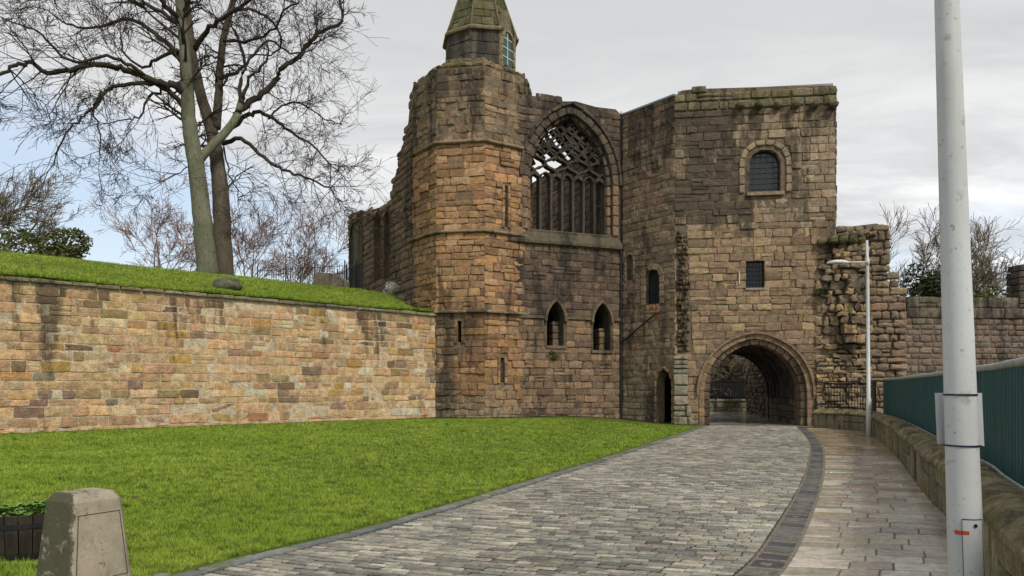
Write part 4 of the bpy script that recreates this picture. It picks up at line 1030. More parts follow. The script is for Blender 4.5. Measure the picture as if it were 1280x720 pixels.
# ------------------------------------------------------------------ curtain wall on the right
cw = thing('curtain_wall', 'dark weathered stone wall behind the teal fence with a blackened top', 'wall', (20, 31, 0))
CF = Frame(RF.pt(UR-.05, 0, -.25), (34, 32.4))
ztop = CF.z(2, 371)
panel(CF, [(0, -1), (CF.L, -1), (CF.L, ztop-.06), (0, ztop-.06)], [], -.035, -.8, 'wall_core', cw, tint=(.22, .19, .15), wear=(.5, .3, .3))
CPAL = [(0.205, 0.153, 0.127), (0.231, 0.173, 0.138), (0.180, 0.140, 0.120), (0.252, 0.192, 0.154), (0.213, 0.173, 0.140)]
def cur_color(u, z):
    if z > 4.35: return pick([(.20, .175, .135), (.24, .205, .155), (.17, .15, .12)], .15), (.62, .25+.4*ss(4.9, 5.2, z), .3)
    return pick(CPAL, .22), (.38+.3*nz(u*.4, z*.5, 9)+.2*ss(3.6, 4.4, z), .05, .33)
Mcw = Masonry(cw)
ashlar(Mcw, CF, -.02, 9.5, .3, 4.35, cur_color, ch=(.2, .32), wd=(.26, .62), d0=-.12, cham=.03, bulge=.02, jit=.014)
ashlar(Mcw, CF, -.02, 9.5, 4.37, ztop, cur_color, ch=(.40, .46), wd=(.4, .9), d0=-.5, d1=.05, cham=.025, bulge=.02, jit=.02, joint=.01)
ashlar(Mcw, CF, 9.5, CF.L, .3, ztop, cur_color, ch=(.35, .45), wd=(.6, 1.2), d0=-.3, d1=0, cham=.04)
Mcw.finish()
pu, pz = CF.at(1274, 331); pf = thing('wall_pillar', 'dark stone pillar standing on top of the wall at the right edge', 'pillar', tuple(CF.pt(pu+.3, ztop, -.35)))
Mp = Masonry(pf, name='block')
for i in range(5):
    z = ztop+i*.28; e = .0 if i < 4 else -.08
    Mp.stone(CF, [(pu-.02-e*.3, z), (pu+.7, z), (pu+.7+e, z+.27), (pu-e, z+.27)], -.7, .02, pick([(.10, .085, .075), (.13, .10, .085)]), (.6, .3, .2), .03, .01, .012)
Mp.finish()

# ------------------------------------------------------------------ parapet along the pavement
par = thing('parapet_wall', 'low curved mossy stone parapet with sloping coping beside the pavement', 'wall', (8, 15, 0))
Mpp = Masonry(par, name='parapet_block', limit=150); Mpc = Masonry(par, name='coping_stone', limit=80)
PP = [lerp_path(PB, k/40) for k in range(0, 361)]
pd = [0]
for a, b in zip(PP, PP[1:]): pd.append(pd[-1]+math.hypot(b[0]-a[0], b[1]-a[1]))
def par_at(s): return (np.interp(s, pd, [p[0] for p in PP]), np.interp(s, pd, [p[1] for p in PP]))
s = 0.0; PT = .42
def pfr(s0, s1, o=0): a, b = par_at(s0), par_at(s1); f_ = Frame(b, a); return f_
while s < pd[-1]-.2:
    l = R.uniform(.55, .95) if s < 27 else R.uniform(.35, .5); s1 = min(pd[-1], s+l); fr = pfr(s, s1)
    for (z0, z1) in ((-.05, .30), (.30, .55)) if R.random() < .5 else ((-.05, .55),):
        ti = pick([(.25, .225, .15), (.21, .19, .13), (.28, .24, .155), (.18, .165, .115)], .12)
        Mpp.stone(fr, [(.006, z0+.006), (fr.L-.006, z0+.006), (fr.L-.006, z1-.006), (.006, z1-.006)], -PT, 0+R.uniform(-.008, .008), ti, (.42+.15*nz(s, 1), .38+.12*nz(s*.6, 4), .38), .02, .006, .006)
    s = s1
s = 0.0
while s < pd[-1]-.2:
    l = R.uniform(.75, 1.2) if s < 26 else R.uniform(.4, .55); s1 = min(pd[-1], s+l); fr = pfr(s, s1); L_ = fr.L
    # saddle-backed coping stone: profile swept along its length with slightly raised ends
    prof = [(.05, .56), (.05, .61), (-.07, .705), (-.20, .735), (-.34, .71), (-.47, .62), (-.47, .56)]; v = []; n_ = len(prof)
    ends = ((.008, .0), (.07, .0), (L_-.07, .0), (L_-.008, .0)) ; big = R.random() < .0
    for (u, e) in ends:
        je = R.uniform(-.006, .006)
        for (d, z) in prof: v.append(fr.pt(u, z+(je if z > .57 else 0)-(.012 if u in (ends[0][0], ends[3][0]) and z > .57 else 0), d+R.uniform(-.004, .004)))
    f = []
    for k in range(3): f += [(k*n_+i, k*n_+(i+1) % n_, (k+1)*n_+(i+1) % n_, (k+1)*n_+i) for i in range(n_)]
    f += [tuple(range(n_)), tuple(3*n_+i for i in reversed(range(n_)))]
    c_ = fr.pt(L_/2, .6, -.2)
    o = mesh('coping_stone', [p-c_ for p in v], f, MS, par, attrs=cbar(pick([(.27, .235, .145), (.23, .205, .125), (.30, .26, .17)], .12), (.40+.12*nz(s, 7), .56+.12*nz(s, 3), .40))); o.location = c_-Vector(par.location)
    # upstand block where two lengths meet
    if 2 < s < 27 and int(s*10) % 3 != 0:
        Mpc.stone(fr, [(L_-.13, .60), (L_+.05, .60), (L_+.03, .745), (L_-.10, .755)], -.30, .015, pick([(.27, .24, .16)]), (.4, .55, .4), .02, .0, .01)
    s = s1
Mpp.finish(); Mpc.finish()
# dark soil along the foot of the walls, doubling as painted contact shadow
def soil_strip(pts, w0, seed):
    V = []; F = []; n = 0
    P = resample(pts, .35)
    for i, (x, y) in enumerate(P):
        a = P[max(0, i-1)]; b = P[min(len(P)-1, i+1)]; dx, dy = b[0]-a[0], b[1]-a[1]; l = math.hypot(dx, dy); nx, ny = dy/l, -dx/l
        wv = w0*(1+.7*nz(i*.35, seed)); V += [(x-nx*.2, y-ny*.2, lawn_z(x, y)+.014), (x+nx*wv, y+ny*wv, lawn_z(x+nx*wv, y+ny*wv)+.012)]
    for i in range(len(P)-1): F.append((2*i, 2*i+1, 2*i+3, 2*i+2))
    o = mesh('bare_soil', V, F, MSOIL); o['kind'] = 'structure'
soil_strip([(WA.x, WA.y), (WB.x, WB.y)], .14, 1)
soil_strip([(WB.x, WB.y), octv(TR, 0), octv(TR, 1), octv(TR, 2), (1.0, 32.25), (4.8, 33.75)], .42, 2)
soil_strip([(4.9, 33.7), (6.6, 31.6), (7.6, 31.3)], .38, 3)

# ------------------------------------------------------------------ teal fence and iron railing behind the parapet
s_start, s_end = 1.0, float(np.interp(26.0, [p[1] for p in PP[:280]], pd[:280]))
fence = thing('corrugated_fence', 'tall teal painted board fence with peeling paint curving behind the parapet', 'fence', (9, 15, 0))
DF = -.50
s = s_start; brd = None; k = 0
while s < s_end:
    fr = pfr(s, s+.19); L_ = fr.L
    prof = [(-.002, 0), (.035, 0), (.055, .035), (L_-.055, .035), (L_-.035, 0), (L_+.004, 0)]
    zt = 1.80; v = []
    for z in (.58, zt):
        v += [fr.pt(u, z, DF+d) for u, d in prof]+[fr.pt(u, z, DF+d-.012) for u, d in reversed(prof)]
    n_ = len(prof)*2; f = [(i, (i+1) % n_, n_+(i+1) % n_, n_+i) for i in range(n_)]+[tuple(range(n_, 2*n_)), tuple(reversed(range(n_)))]
    c_ = fr.pt(L_/2, 1.2, DF); o = mesh('board', [p-c_ for p in v], f, MFENCE, fence); o.location = c_-Vector(fence.location)
    s += .19
rail_mat = plain('pale_rail', (.30, .32, .30), .6, .3, var=.3)
pts = [Vector((*par_at(s_start+i*.25), 0)) for i in range(int((s_end-s_start)/.25)+2)]
def offp(s, d, z): fr = pfr(s, s+.1); return fr.pt(.1, z, d)
SS = [s_start+i*.3 for i in range(int((s_end-s_start)/.3)+1)]
tt = tube([offp(s, DF+.02, 1.83) for s in SS], .045, 8); mesh('top_rail', local(tt[0], fence), tt[1], rail_mat, fence, smooth=True)
tt = tube([offp(s, DF+.055, .66) for s in SS], .02, 5); mesh('bottom_rail', local(tt[0], fence), tt[1], rail_mat, fence)
rl = thing('iron_railing', 'black iron bar railing on the parapet between fence and gatehouse', 'railing', (12.2, 27.8, 0))
s = s_end+.05; e_ = pd[-1]-.25
while s < e_:
    p_ = offp(s, -.25, 0); tt = tube([p_+Vector((0, 0, .68)), p_+Vector((0, 0, 1.82))], .014, 5); o = mesh('bar', [q-p_ for q in tt[0]], tt[1], MIRON, rl); o.location = p_-Vector(rl.location); s += .13
for z in (.8, 1.72):
    tt = tube([offp(q, -.25, z) for q in np.arange(s_end, e_+.05, .2)], .02, 5); mesh('rail', local(tt[0], rl), tt[1], MIRON, rl)

# ------------------------------------------------------------------ lamp posts
lp = thing('street_lamp', 'slim pale grey street lamp with flat head at the pavement edge by the gate', 'street lamp', (11.36, 24.2, 0))
B = Vector(lp.location)
T = lambda x, z, y=0: B+Vector((x, y, z))
tt = tube([T(0, 0), T(0, 1.2), T(-.01, 1.22), T(-.04, 5.3), T(-.06, 6.25)], [.085, .08, .062, .05, .04], 12); mesh('pole', local(tt[0], lp), tt[1], MPOLE, lp, smooth=True)
tt = tube([T(-.04, 5.56), T(-.7, 5.55)], [.03, .026], 8); mesh('arm', local(tt[0], lp), tt[1], MPOLE, lp, smooth=True)
tt = tube([T(-.04, 5.46), T(-.04, 5.66)], .065, 10); mesh('bracket', local(tt[0], lp), tt[1], MPOLE, lp, smooth=True)
V = []; F = []; prof = [(0, .03, .04), (.08, .09, .10), (.25, .15, .13), (.45, .17, .12), (.62, .11, .06), (.70, .02, .01)]
for i, (x, ry, h) in enumerate(prof):
    for k in range(10):
        a = 2*math.pi*k/10; V.append(T(-.64-x, 5.55+(math.sin(a)*h*.75 if math.sin(a) > 0 else math.sin(a)*.05)-.01, math.cos(a)*ry))
for i in range(len(prof)-1):
    for k in range(10): F.append((i*10+k, i*10+(k+1) % 10, (i+1)*10+(k+1) % 10, (i+1)*10+k))
F += [tuple(range(10)), tuple(50+k for k in reversed(range(10)))]
hd = mesh('lamp_head', local(V, lp), F, MPOLE, lp, smooth=True)
tt = tube([T(-.85, 5.50), T(-.85, 5.47)], [.11, .09], 12); o = mesh('lamp_lens', local(tt[0], lp), tt[1], plain('lens', (.5, .52, .52), .2, .5), lp); o.parent = hd

YP = 4.0
np_ = thing('near_lamp_post', 'thick white painted lamp post in the foreground with scuffed paint', 'lamp post', (2.40, YP, 0))
def at(px, py, Y): return Vector(((px-640)/FPX*Y, Y, EYE+(HZ-py)/FPX*Y))
axis = [(at(1183.5, 0, YP), 13.7), (at(1208, 720, YP), 20.2)]
a0, a1 = axis[0][0], axis[1][0]; dz = (a0-a1)
def pax(z): t = (z-a1.z)/(a0.z-a1.z); return a1+dz*t, (20.2+(13.7-20.2)*t)/FPX*YP
path = []; rr_ = []
for z in (-.02, .3, .6, 1.2, 1.8, 2.4, 3.0, 3.6, 4.2): c_, r_ = pax(z); path.append(c_); rr_.append(r_)
for z in (5, 6.5, 8): c_, _ = pax(z); path.append(c_); rr_.append(.05)
tt = tube(path, rr_, 40); pole_o = mesh('pole', local(tt[0], np_), tt[1], MPOLE, np_, smooth=True)
def wrap(z0, z1, a0_, a1_, off_, name, mat, parent, n=12, zs=2, th=.004):
    v = []; 
    for o2 in (off_, off_+th):
        for z in (z0, z1):
            c_, r_ = pax(z)
            for i in range(n+1): a = rad(a0_+(a1_-a0_)*i/n); v.append(Vector((c_.x+math.sin(a)*(r_+o2), c_.y-math.cos(a)*(r_+o2), z)))
    m_ = n+1; f = []
    for i in range(n):
        f += [(i, i+1, m_+i+1, m_+i), (2*m_+i, 3*m_+i, 3*m_+i+1, 2*m_+i+1), (m_+i, m_+i+1, 3*m_+i+1, 3*m_+i), (i, 2*m_+i, 2*m_+i+1, i+1)]
    f += [(0, m_, 3*m_, 2*m_), (n, 2*m_+n, 3*m_+n, m_+n)]
    return mesh(name, local(v, parent), f, mat, parent)
zz = lambda py: EYE+(HZ-py)/FPX*(YP-.08)
door = wrap(.3, zz(650), -38, 30, .002, 'access_door', MPOLE, np_)
for (a, b, c_, d_) in ((-39, -37.5, .3, zz(649.5)), (29.5, 31, .3, zz(649.5))): o = wrap(c_, d_, a, b, .0035, 'door_seam', MTIE, np_, 1); 
wrap(zz(650), zz(649), -38, 30, .0035, 'door_seam', MTIE, np_)
wrap(zz(669), zz(664), -62, -18, .0045, 'sticker', MRED, np_, 6, th=.002)
c_, r_ = pax(zz(657)); kh = tube([Vector((c_.x+.003, c_.y-r_-.002, zz(657))), Vector((c_.x+.003, c_.y-r_-.011, zz(657)))], .010, 8); o = mesh('lock', local(kh[0], np_), kh[1], MIRON, np_)
wrap(zz(494.5), zz(492.5), -180, 180, .001, 'cable_tie', MTIE, np_, 30); wrap(zz(559), zz(557), -180, 180, .001, 'cable_tie', MTIE, np_, 30)
nt_ = thing('paper_notice', 'blank white sheet strapped to the far side of the near lamp post', 'notice', tuple(pax(1.4)[0]))
c1, r1 = pax(zz(491)); v = []; NN = 10
for dy in (0, .004):
    for j in range(2):
        z = zz(557.5) if j == 0 else zz(491.5)
        for i in range(NN+1):
            x = -.125+.25*i/NN; cx_ = pax(z)[0].x; v.append(Vector((cx_+x+.022-.004*j, YP+.095+.02*math.cos(x*20)+dy-.05*(abs(x)/.12)**2*.6, z+(.012 if i == NN else 0)*(1-j)*-1)))
m_ = NN+1; f = []
for i in range(NN): f += [(i, i+1, m_+i+1, m_+i), (2*m_+i, 3*m_+i, 3*m_+i+1, 2*m_+i+1), (m_+i, m_+i+1, 3*m_+i+1, 3*m_+i), (i, 2*m_+i, 2*m_+i+1, i+1)]
mesh('sheet', local(v, nt_), f, MPAPER, nt_)

# ------------------------------------------------------------------ downpipe and oblique iron pipe in the inner corner
dp = thing('downpipe', 'black rainwater pipe in the corner between hall and gatehouse', 'pipe', (4.75, 33.55, 0))
q = lambda z: GS.pt(.03, z, .10)
tt = tube([q(.1), q(7.9)], .055, 8); mesh('pipe', local(tt[0], dp), tt[1], MIRON, dp)
tt = tube([q(7.9), q(13.8)], .022, 6); mesh('cable', local(tt[0], dp), tt[1], MIRON, dp)
for z in (1.2, 2.8, 4.4, 6.0, 7.5): tt = tube([q(z), q(z+.1)], .075, 8); mesh('pipe_collar', local(tt[0], dp), tt[1], MIRON, dp)
a_ = GS.at(776, 431); b_ = GS.at(822, 392)
tt = tube([GS.pt(a_[0], a_[1], .12), GS.pt(b_[0], b_[1], .12), GS.pt(b_[0]+.02, b_[1], -.1)], .035, 7)
o = mesh('slanting_pipe', tt[0], tt[1], MIRON); tag(o, 'thin black pipe slanting up the gatehouse flank under the arched window', 'pipe')

# ------------------------------------------------------------------ stone bollard and barrel planter in the near left corner
bo = thing('stone_bollard', 'tapered square stone bollard with chamfered top and incised panel', 'bollard', (-3.21, 5.70, 0))
def bollard_mat():
    m, t, b = newmat('bollard_stone', .85, .25); P = posn(t)
    n1 = tnoise(t, P, 4, 6, .65); n2 = tnoise(t, P, 30, 5, .7); n3 = tnoise(t, P, 11, 6, .7)
    c = mixc(mapr(n1, .35, .65, 0, 1, t), (.40, .335, .24), (.30, .27, .20), t)
    c = mixc(mapr(n2, .5, .75, 0, .5, t), c, (.22, .19, .14), t); n4 = tnoise(t, P, 7, 6, .7, (1, 1, .5)); c = mixc(mapr(n4, .48, .66, 0, .75, t), c, (.19, .18, .135), t)
    ge = t.nodes.new('ShaderNodeNewGeometry'); at_ = t.nodes.new('ShaderNodeAttribute'); at_.attribute_name = 'moss'
    mm = mapr(M2('ADD', n3, M2('MULTIPLY', at_.outputs['Fac'], .34, t), t), .66, .80, 0, .92, t)
    c = mixc(mm, c, mixc(n2, (.035, .033, .018), (.10, .10, .05), t), t)
    t.links.new(c, b.inputs['Base Color']); bumpn(t, b, M2('ADD', n2, M2('MULTIPLY', n3, .7, t), t), .5, .012); return m
MBO = bollard_mat()
BH = .815; ang = rad(60); BX, BY = bo.location.x, bo.location.y
def bp(x, y, z): return Vector((x*math.cos(ang)-y*math.sin(ang), x*math.sin(ang)+y*math.cos(ang), z))
# silhouette rings: half widths at heights
rings = [(-.02, .250), (.10, .243), (.66, .194), (.755, .186), (.765, .182), (BH-.010, .158), (BH, .150)]; V = []; F = []; nr = 8
for z, hw in rings:
    c = .025; 
    for (sx, sy) in ((-1, -1), (1, -1), (1, 1), (-1, 1)):
        if (sx, sy) in ((-1, -1), (1, 1)): V += [bp(sx*hw, sy*(hw-c), z), bp(sx*(hw-c), sy*hw, z)]
        else: V += [bp(sx*(hw-c), sy*hw, z), bp(sx*hw, sy*(hw-c), z)]
for i in range(len(rings)-1):
    for k in range(nr): F.append((i*nr+k, i*nr+(k+1) % nr, (i+1)*nr+(k+1) % nr, (i+1)*nr+k))
F.append(tuple((len(rings)-1)*nr+k for k in range(nr)))
o = mesh('body', V, F, MBO, bo); a = o.data.attributes.new('moss', 'FLOAT', 'POINT')
a.data.foreach_set('value', [1.0 if (k % 8) in (0, 7) else (.35 if (k % 8) in (1,) else .12) for k in range(len(V))])
# incised panel: thin dark groove strips let into the two visible faces
def groove(face):
    m = MB(); 
    def fp(u, z, d):
        t = (z-.10)/(.66-.10); hw = .243+(.194-.243)*t+d
        return bp(u, -hw, z) if face == 0 else bp(-hw, -u, z)
    q_ = [(-.195, .19), (.195, .19), (.156, .665), (-.156, .665)]
    for i in range(4):
        (u0, z0), (u1, z1) = q_[i], q_[(i+1) % 4]; dx, dzz = u1-u0, z1-z0; l = math.hypot(dx, dzz); nx, nz__ = -dzz/l*.0028, dx/l*.0028
        V_ = [fp(u0+nx, z0+nz__, -.02), fp(u1+nx, z1+nz__, -.02), fp(u1-nx, z1-nz__, -.02), fp(u0-nx, z0-nz__, -.02), fp(u0+nx, z0+nz__, .0012), fp(u1+nx, z1+nz__, .0012), fp(u1-nx, z1-nz__, .0012), fp(u0-nx, z0-nz__, .0012)]
        m.add((V_, [(0, 3, 2, 1), (4, 5, 6, 7), (0, 1, 5, 4), (1, 2, 6, 5), (2, 3, 7, 6), (3, 0, 4, 7)]))
    return m.build('panel_groove', MSOIL, None)
for fc in (0,): o = groove(fc); o.parent = bo

pl = thing('barrel_planter', 'dark wet half barrel planter with iron hoops beside the stone bollard', 'planter', (-4.45, 6.95, .0))
def lathe(prof, n, name, mat, parent, smooth=True, a0=0, a1=360):
    V = []; F = []
    for r_, z in prof:
        for k in range(n): a = 2*math.pi*k/n; V.append(Vector((r_*math.cos(a), r_*math.sin(a), z)))
    for i in range(len(prof)-1):
        for k in range(n): F.append((i*n+k, i*n+(k+1) % n, (i+1)*n+(k+1) % n, (i+1)*n+k))
    return mesh(name, V, F, mat, parent, smooth)
NS = 22
for k in range(NS):
    a0_, a1_ = 2*math.pi*k/NS+.012, 2*math.pi*(k+1)/NS-.012; prof = [(.315, -.03), (.355, .14), (.375, .32), (.378, .47)]; V = []
    dr = R.uniform(-.003, .003)
    for (r_, z) in prof:
        for (rr2, a) in ((r_+dr, a0_), (r_+dr, a1_), (r_-.03, a1_), (r_-.03, a0_)): V.append(Vector((rr2*math.cos(a), rr2*math.sin(a), z+(R.uniform(-.004, .004) if z > .4 else 0))))
    F = []
    for i in range(3):
        for j in range(4): F.append((i*4+j, i*4+(j+1) % 4, i*4+4+(j+1) % 4, i*4+4+j))
    F += [(3, 2, 1, 0), (12, 13, 14, 15)]
    mesh('stave', V, F, MBARREL, pl)
lathe([(.345, .05), (.352, .05), (.362, .12), (.352, .12)], 40, 'hoop', MIRON, pl, False); lathe([(.372, .355), (.382, .355), (.383, .395), (.374, .395)], 40, 'hoop', MIRON, pl, False)
lathe([(.0, .40), (.36, .395)], 24, 'soil', MSOIL, pl)
def leafy(o_name, parent, n, r, h0, size, mat, upright=.6):
    V = []; F = []
    for i in range(n):
        a = R.uniform(0, 6.28); q_ = r*math.sqrt(R.random()); c = Vector((q_*math.cos(a), q_*math.sin(a), h0+R.random()*size*1.2))
        for l in range(7):
            th = R.uniform(0, 6.28); dr_ = Vector((math.cos(th), math.sin(th), R.uniform(.1, 1)*upright)).normalized(); sd_ = dr_.cross(Vector((0, 0, 1))).normalized(); ln = size*R.uniform(.5, 1.1); w_ = ln*.28
            b = len(V); mid = c+dr_*ln*.5+Vector((0, 0, .01)); V += [c, mid+sd_*w_, c+dr_*ln-Vector((0, 0, ln*.2)), mid-sd_*w_]; F.append((b, b+1, b+2, b+3))
    o = mesh(o_name, V, F, mat, parent); return o
for (x, y, n, lab) in ((-.12, -.1, 26, 'leafy green plant at the left side of the barrel planter'), (.17, -.08, 24, 'leafy green plant at the right side of the barrel planter beside the bollard')):
    o = leafy('planter_plant', None, n, .15, .0, .12, MLEAFB); o.location = (pl.location.x+x, pl.location.y+y, .41); tag(o, lab, 'plant', 'plants in the barrel')
Mx = Masonry(road, MSET, 'sett', 0)
pv2 = mesh('paved_corner', [(-9, 2, .012), (-2.4, 2, .012), (-2.7, 5.9, .012), (-3.2, 6.75, .012), (-4.6, 6.9, .012), (-9, 7.2, .012)], [tuple(range(6))], MJOINT); pv2['kind'] = 'structure'
Mx = Masonry(pv2, MSET, 'sett', 300)
y = 4.2
while y < 6.75:
    x = -6.2
    while x < -2.9:
        w_ = R.uniform(.14, .24)
        if x+w_ < -2.75-.0*(y) and not (y > 6.3 and x > -3.4): Mx.stone(FL, [(x, y), (x+w_-.012, y), (x+w_-.012, y+.115), (x, y+.115)], -.02, .035, pick(SETPAL, .2), (.3, .4, .3), .014, .005, .004)
        x += w_
    y += .13
Mx.finish()

# ------------------------------------------------------------------ trees
def wob(path, amp, seed):
    return [p+Vector((nz(i*.9, seed), nz(i*.9, seed+31), nz(i*.9, seed+57)))*amp*(i > 0) for i, p in enumerate(path)]
def smooth_path(P, n=4):
    o = []
    for i in range(len(P)-1):
        p0 = P[max(i-1, 0)]; p1 = P[i]; p2 = P[i+1]; p3 = P[min(i+2, len(P)-1)]
        for k in range(n):
            f = k/n; o.append(.5*(2*p1+(p2-p0)*f+(2*p0-5*p1+4*p2-p3)*f*f+(3*p1-p0-3*p2+p3)*f**3))
    o.append(P[-1]); return o
MLIMB = bark('dark_bark', (.075, .06, .046), (.05, .04, .03), (.024, .019, .015))
class Tree:
    def __init__(s): s.wood = MB(); s.tw = MB(); s.lb = MB()
    def limb(s, path, r0, r1, n=8): 
        m = len(path); (s.wood if r0 > .2 or n == 6.5 else s.lb).add(tube(path, [r0+(r1-r0)*(i/(m-1))**.8 for i in range(m)], n))
    def twig(s, p, d, ln, r, lev, droop=.0, kids=5, spread=.9, minr=.006):
        k = 4 if lev > 1 else 3; pts = [p]; q_ = p; dd = d.normalized()
        for i in range(k):
            dd = (dd+Vector((R.gauss(0, .17), R.gauss(0, .17), R.gauss(0, .16)-droop))).normalized(); q_ = q_+dd*ln/k; pts.append(q_)
        s.tw.add(tube(pts, [max(minr, r*(1-.75*i/k)) for i in range(k+1)], 3 if r < .03 else 5, cap=False))
        if lev <= 0: return
        for j in range(kids):
            t = R.uniform(.2, 1.0)*k; i = min(k-1, int(t)); pp = pts[i]+(pts[i+1]-pts[i])*(t-i)
            ax = (pts[i+1]-pts[i]).normalized(); rv = Vector((R.gauss(0, 1), R.gauss(0, 1), R.gauss(0, 1))); rv = (rv-ax*rv.dot(ax)).normalized()
            s.twig(pp, ax*.9+rv*spread*.8, ln*R.uniform(.42, .72), max(minr, r*.55), lev-1, droop, kids, spread, minr)
def px_tree(name, label, limbs, Y, bark_, tw_mat, base, group, k2=1.0, minr=.008):
    T_ = Tree(); t = thing(name, label, 'tree', base, group)
    for li, (pts, r0, r1, dy0, dy1, tw) in enumerate(limbs):
        n = len(pts); P = [at(x/2.56, y/2.56, Y+dy0+(dy1-dy0)*i/(n-1)) for i, (x, y) in enumerate(pts)]
        P = wob(smooth_path(P, 4), .05 if li < 2 else .14, li*7+len(name)); T_.limb(P, r0*(.94 if r0 > .2 else 1.12), r1*1.1, 12 if r0 > .3 else 7)
        if not tw: continue
        L_ = sum((b-a).length for a, b in zip(P, P[1:])); m = int(L_*tw)
        for j in range(m):
            f = (R.uniform(.12, 1)**.8)*(len(P)-1); i = min(len(P)-2, int(f)); p = P[i]+(P[i+1]-P[i])*(f-i); ax = (P[i+1]-P[i]).normalized()
            rv = Vector((R.gauss(0, 1), R.gauss(0, .8), R.gauss(.35, .8))); rv = (rv-ax*rv.dot(ax)).normalized()
            T_.twig(p, ax*.75+rv*.85, R.uniform(.9, 2.9)*k2, max(.020, r1*.6), 3 if R.random() < .27 else 2, .012, 4, .85, minr)
        T_.twig(P[-1], (P[-1]-P[-2]), 1.6, r1, 3, 0, 4, .8, minr)
    T_.wood.build('trunk', bark_, t, True); T_.lb.build('limb', MLIMB, t, True); T_.tw.build('crown', tw_mat, t); return t
LA = [
 ([(668, 890), (655, 780), (642, 650), (626, 520), (606, 400), (600, 300), (594, 200), (586, 100), (575, 0), (560, -150), (550, -330)], .50, .12, 0, 0, .8),
 ([(630, 520), (690, 455), (745, 395), (768, 340), (774, 305)], .23, .13, 0, 1, 0),
 ([(772, 330), (768, 270), (785, 200), (760, 120), (735, 60)], .10, .03, .7, 2, 2.0),
 ([(774, 320), (800, 250), (850, 200), (860, 150)], .08, .03, .8, 0, 2.0),
 ([(752, 370), (790, 335), (840, 300), (882, 258), (905, 215), (960, 180), (985, 140), (1030, 100), (1095, 68), (1085, 0), (1060, -60)], .15, .05, 1, 3, 2.2),
 ([(598, 300), (560, 275), (500, 262), (430, 232), (370, 215), (300, 205), (230, 222), (150, 232), (100, 200), (50, 210), (0, 238), (-60, 240)], .16, .05, 0, -4, 2.4),
 ([(590, 345), (540, 290), (480, 268), (400, 270), (340, 290), (312, 335), (270, 370), (225, 410), (178, 492)], .11, .03, 0, -3, 2.4),
 ([(595, 215), (560, 165), (510, 120), (455, 78), (400, 60), (340, 80), (270, 90), (200, 70)], .12, .04, 0, 2, 2.2),
 ([(580, 60), (530, 20), (490, -50), (440, -120)], .12, .05, 0, -2, 2),
 ([(575, 265), (520, 285), (470, 320), (452, 370), (415, 382)], .08, .03, 0, -1, 1.8),
 ([(577, 0), (620, -80), (700, -160), (760, -260)], .14, .06, 0, 1, 1.5),
 ([(460, 240), (420, 210), (340, 180), (240, 200), (180, 160), (120, 100), (60, 80)], .08, .03, -1, -4, 2.2),
 ([(570, 160), (500, 190), (455, 215), (390, 160), (400, 90)], .08, .03, 0, 1, 2),
 ([(325, 290), (300, 350), (320, 430), (318, 500)], .05, .02, -2, -2, 1.5),
 ([(585, 90), (520, 40), (420, 0), (330, -20), (200, -10), (100, 0)], .09, .03, 0, 3, 1.8)]
LBr = [
 ([(718, 905), (712, 780), (708, 650), (700, 560), (690, 480), (672, 400), (642, 300), (618, 190), (604, 80), (594, -60), (590, -300)], .50, .10, 0, 0, .8),
 ([(690, 410), (698, 330), (702, 250), (716, 120), (742, 20), (770, -80), (800, -220)], .24, .09, 0, 1.5, 1.2),
 ([(712, 460), (770, 445), (830, 490), (880, 530), (940, 555), (1010, 580), (1060, 610)], .10, .03, 0, -3, 2.6),
 ([(700, 440), (780, 378), (830, 360), (890, 390), (940, 430), (1000, 465), (1060, 530)], .12, .03, 0, 2, 2.6),
 ([(702, 250), (760, 230), (800, 190), (860, 130), (930, 170), (1000, 160)], .08, .03, 0, 3, 2.2),
 ([(622, 160), (660, 100), (710, 60), (770, 20), (840, -30), (940, -90)], .12, .04, 0, -2, 2),
 ([(716, 130), (800, 130), (880, 90), (910, 30), (960, 10)], .07, .03, 0, -2, 2),
 ([(720, 200), (690, 180), (640, 190), (620, 230)], .05, .03, 0, -1, 1.2),
 ([(735, 40), (800, 30), (860, 60), (900, 120), (880, 170), (800, 175)], .07, .03, 0, 3, 2),
 ([(716, 470), (735, 560), (760, 610), (760, 650)], .04, .015, 0, -2, 2.2),
 ([(860, 380), (900, 340), (960, 330), (1040, 380), (1100, 400)], .05, .02, 1, 4, 2.4),
 ([(690, 480), (620, 520), (560, 560), (500, 590)], .035, .012, 0, -3, 2.0)]
Rs = R; R = random.Random(11)
px_tree('bare_tree', 'large bare tree with greenish lichened trunk, left of the pair on the bank', LA, 33.0, MBARKG, MTWIG, (-13.2, 33, 6.3), 'bare trees standing on the bank')
px_tree('bare_tree', 'large bare tree with brown knobbly trunk, right of the pair on the bank', LBr, 34.2, MBARKB, MTWIG, (-12.9, 34.2, 6.3), 'bare trees standing on the bank')

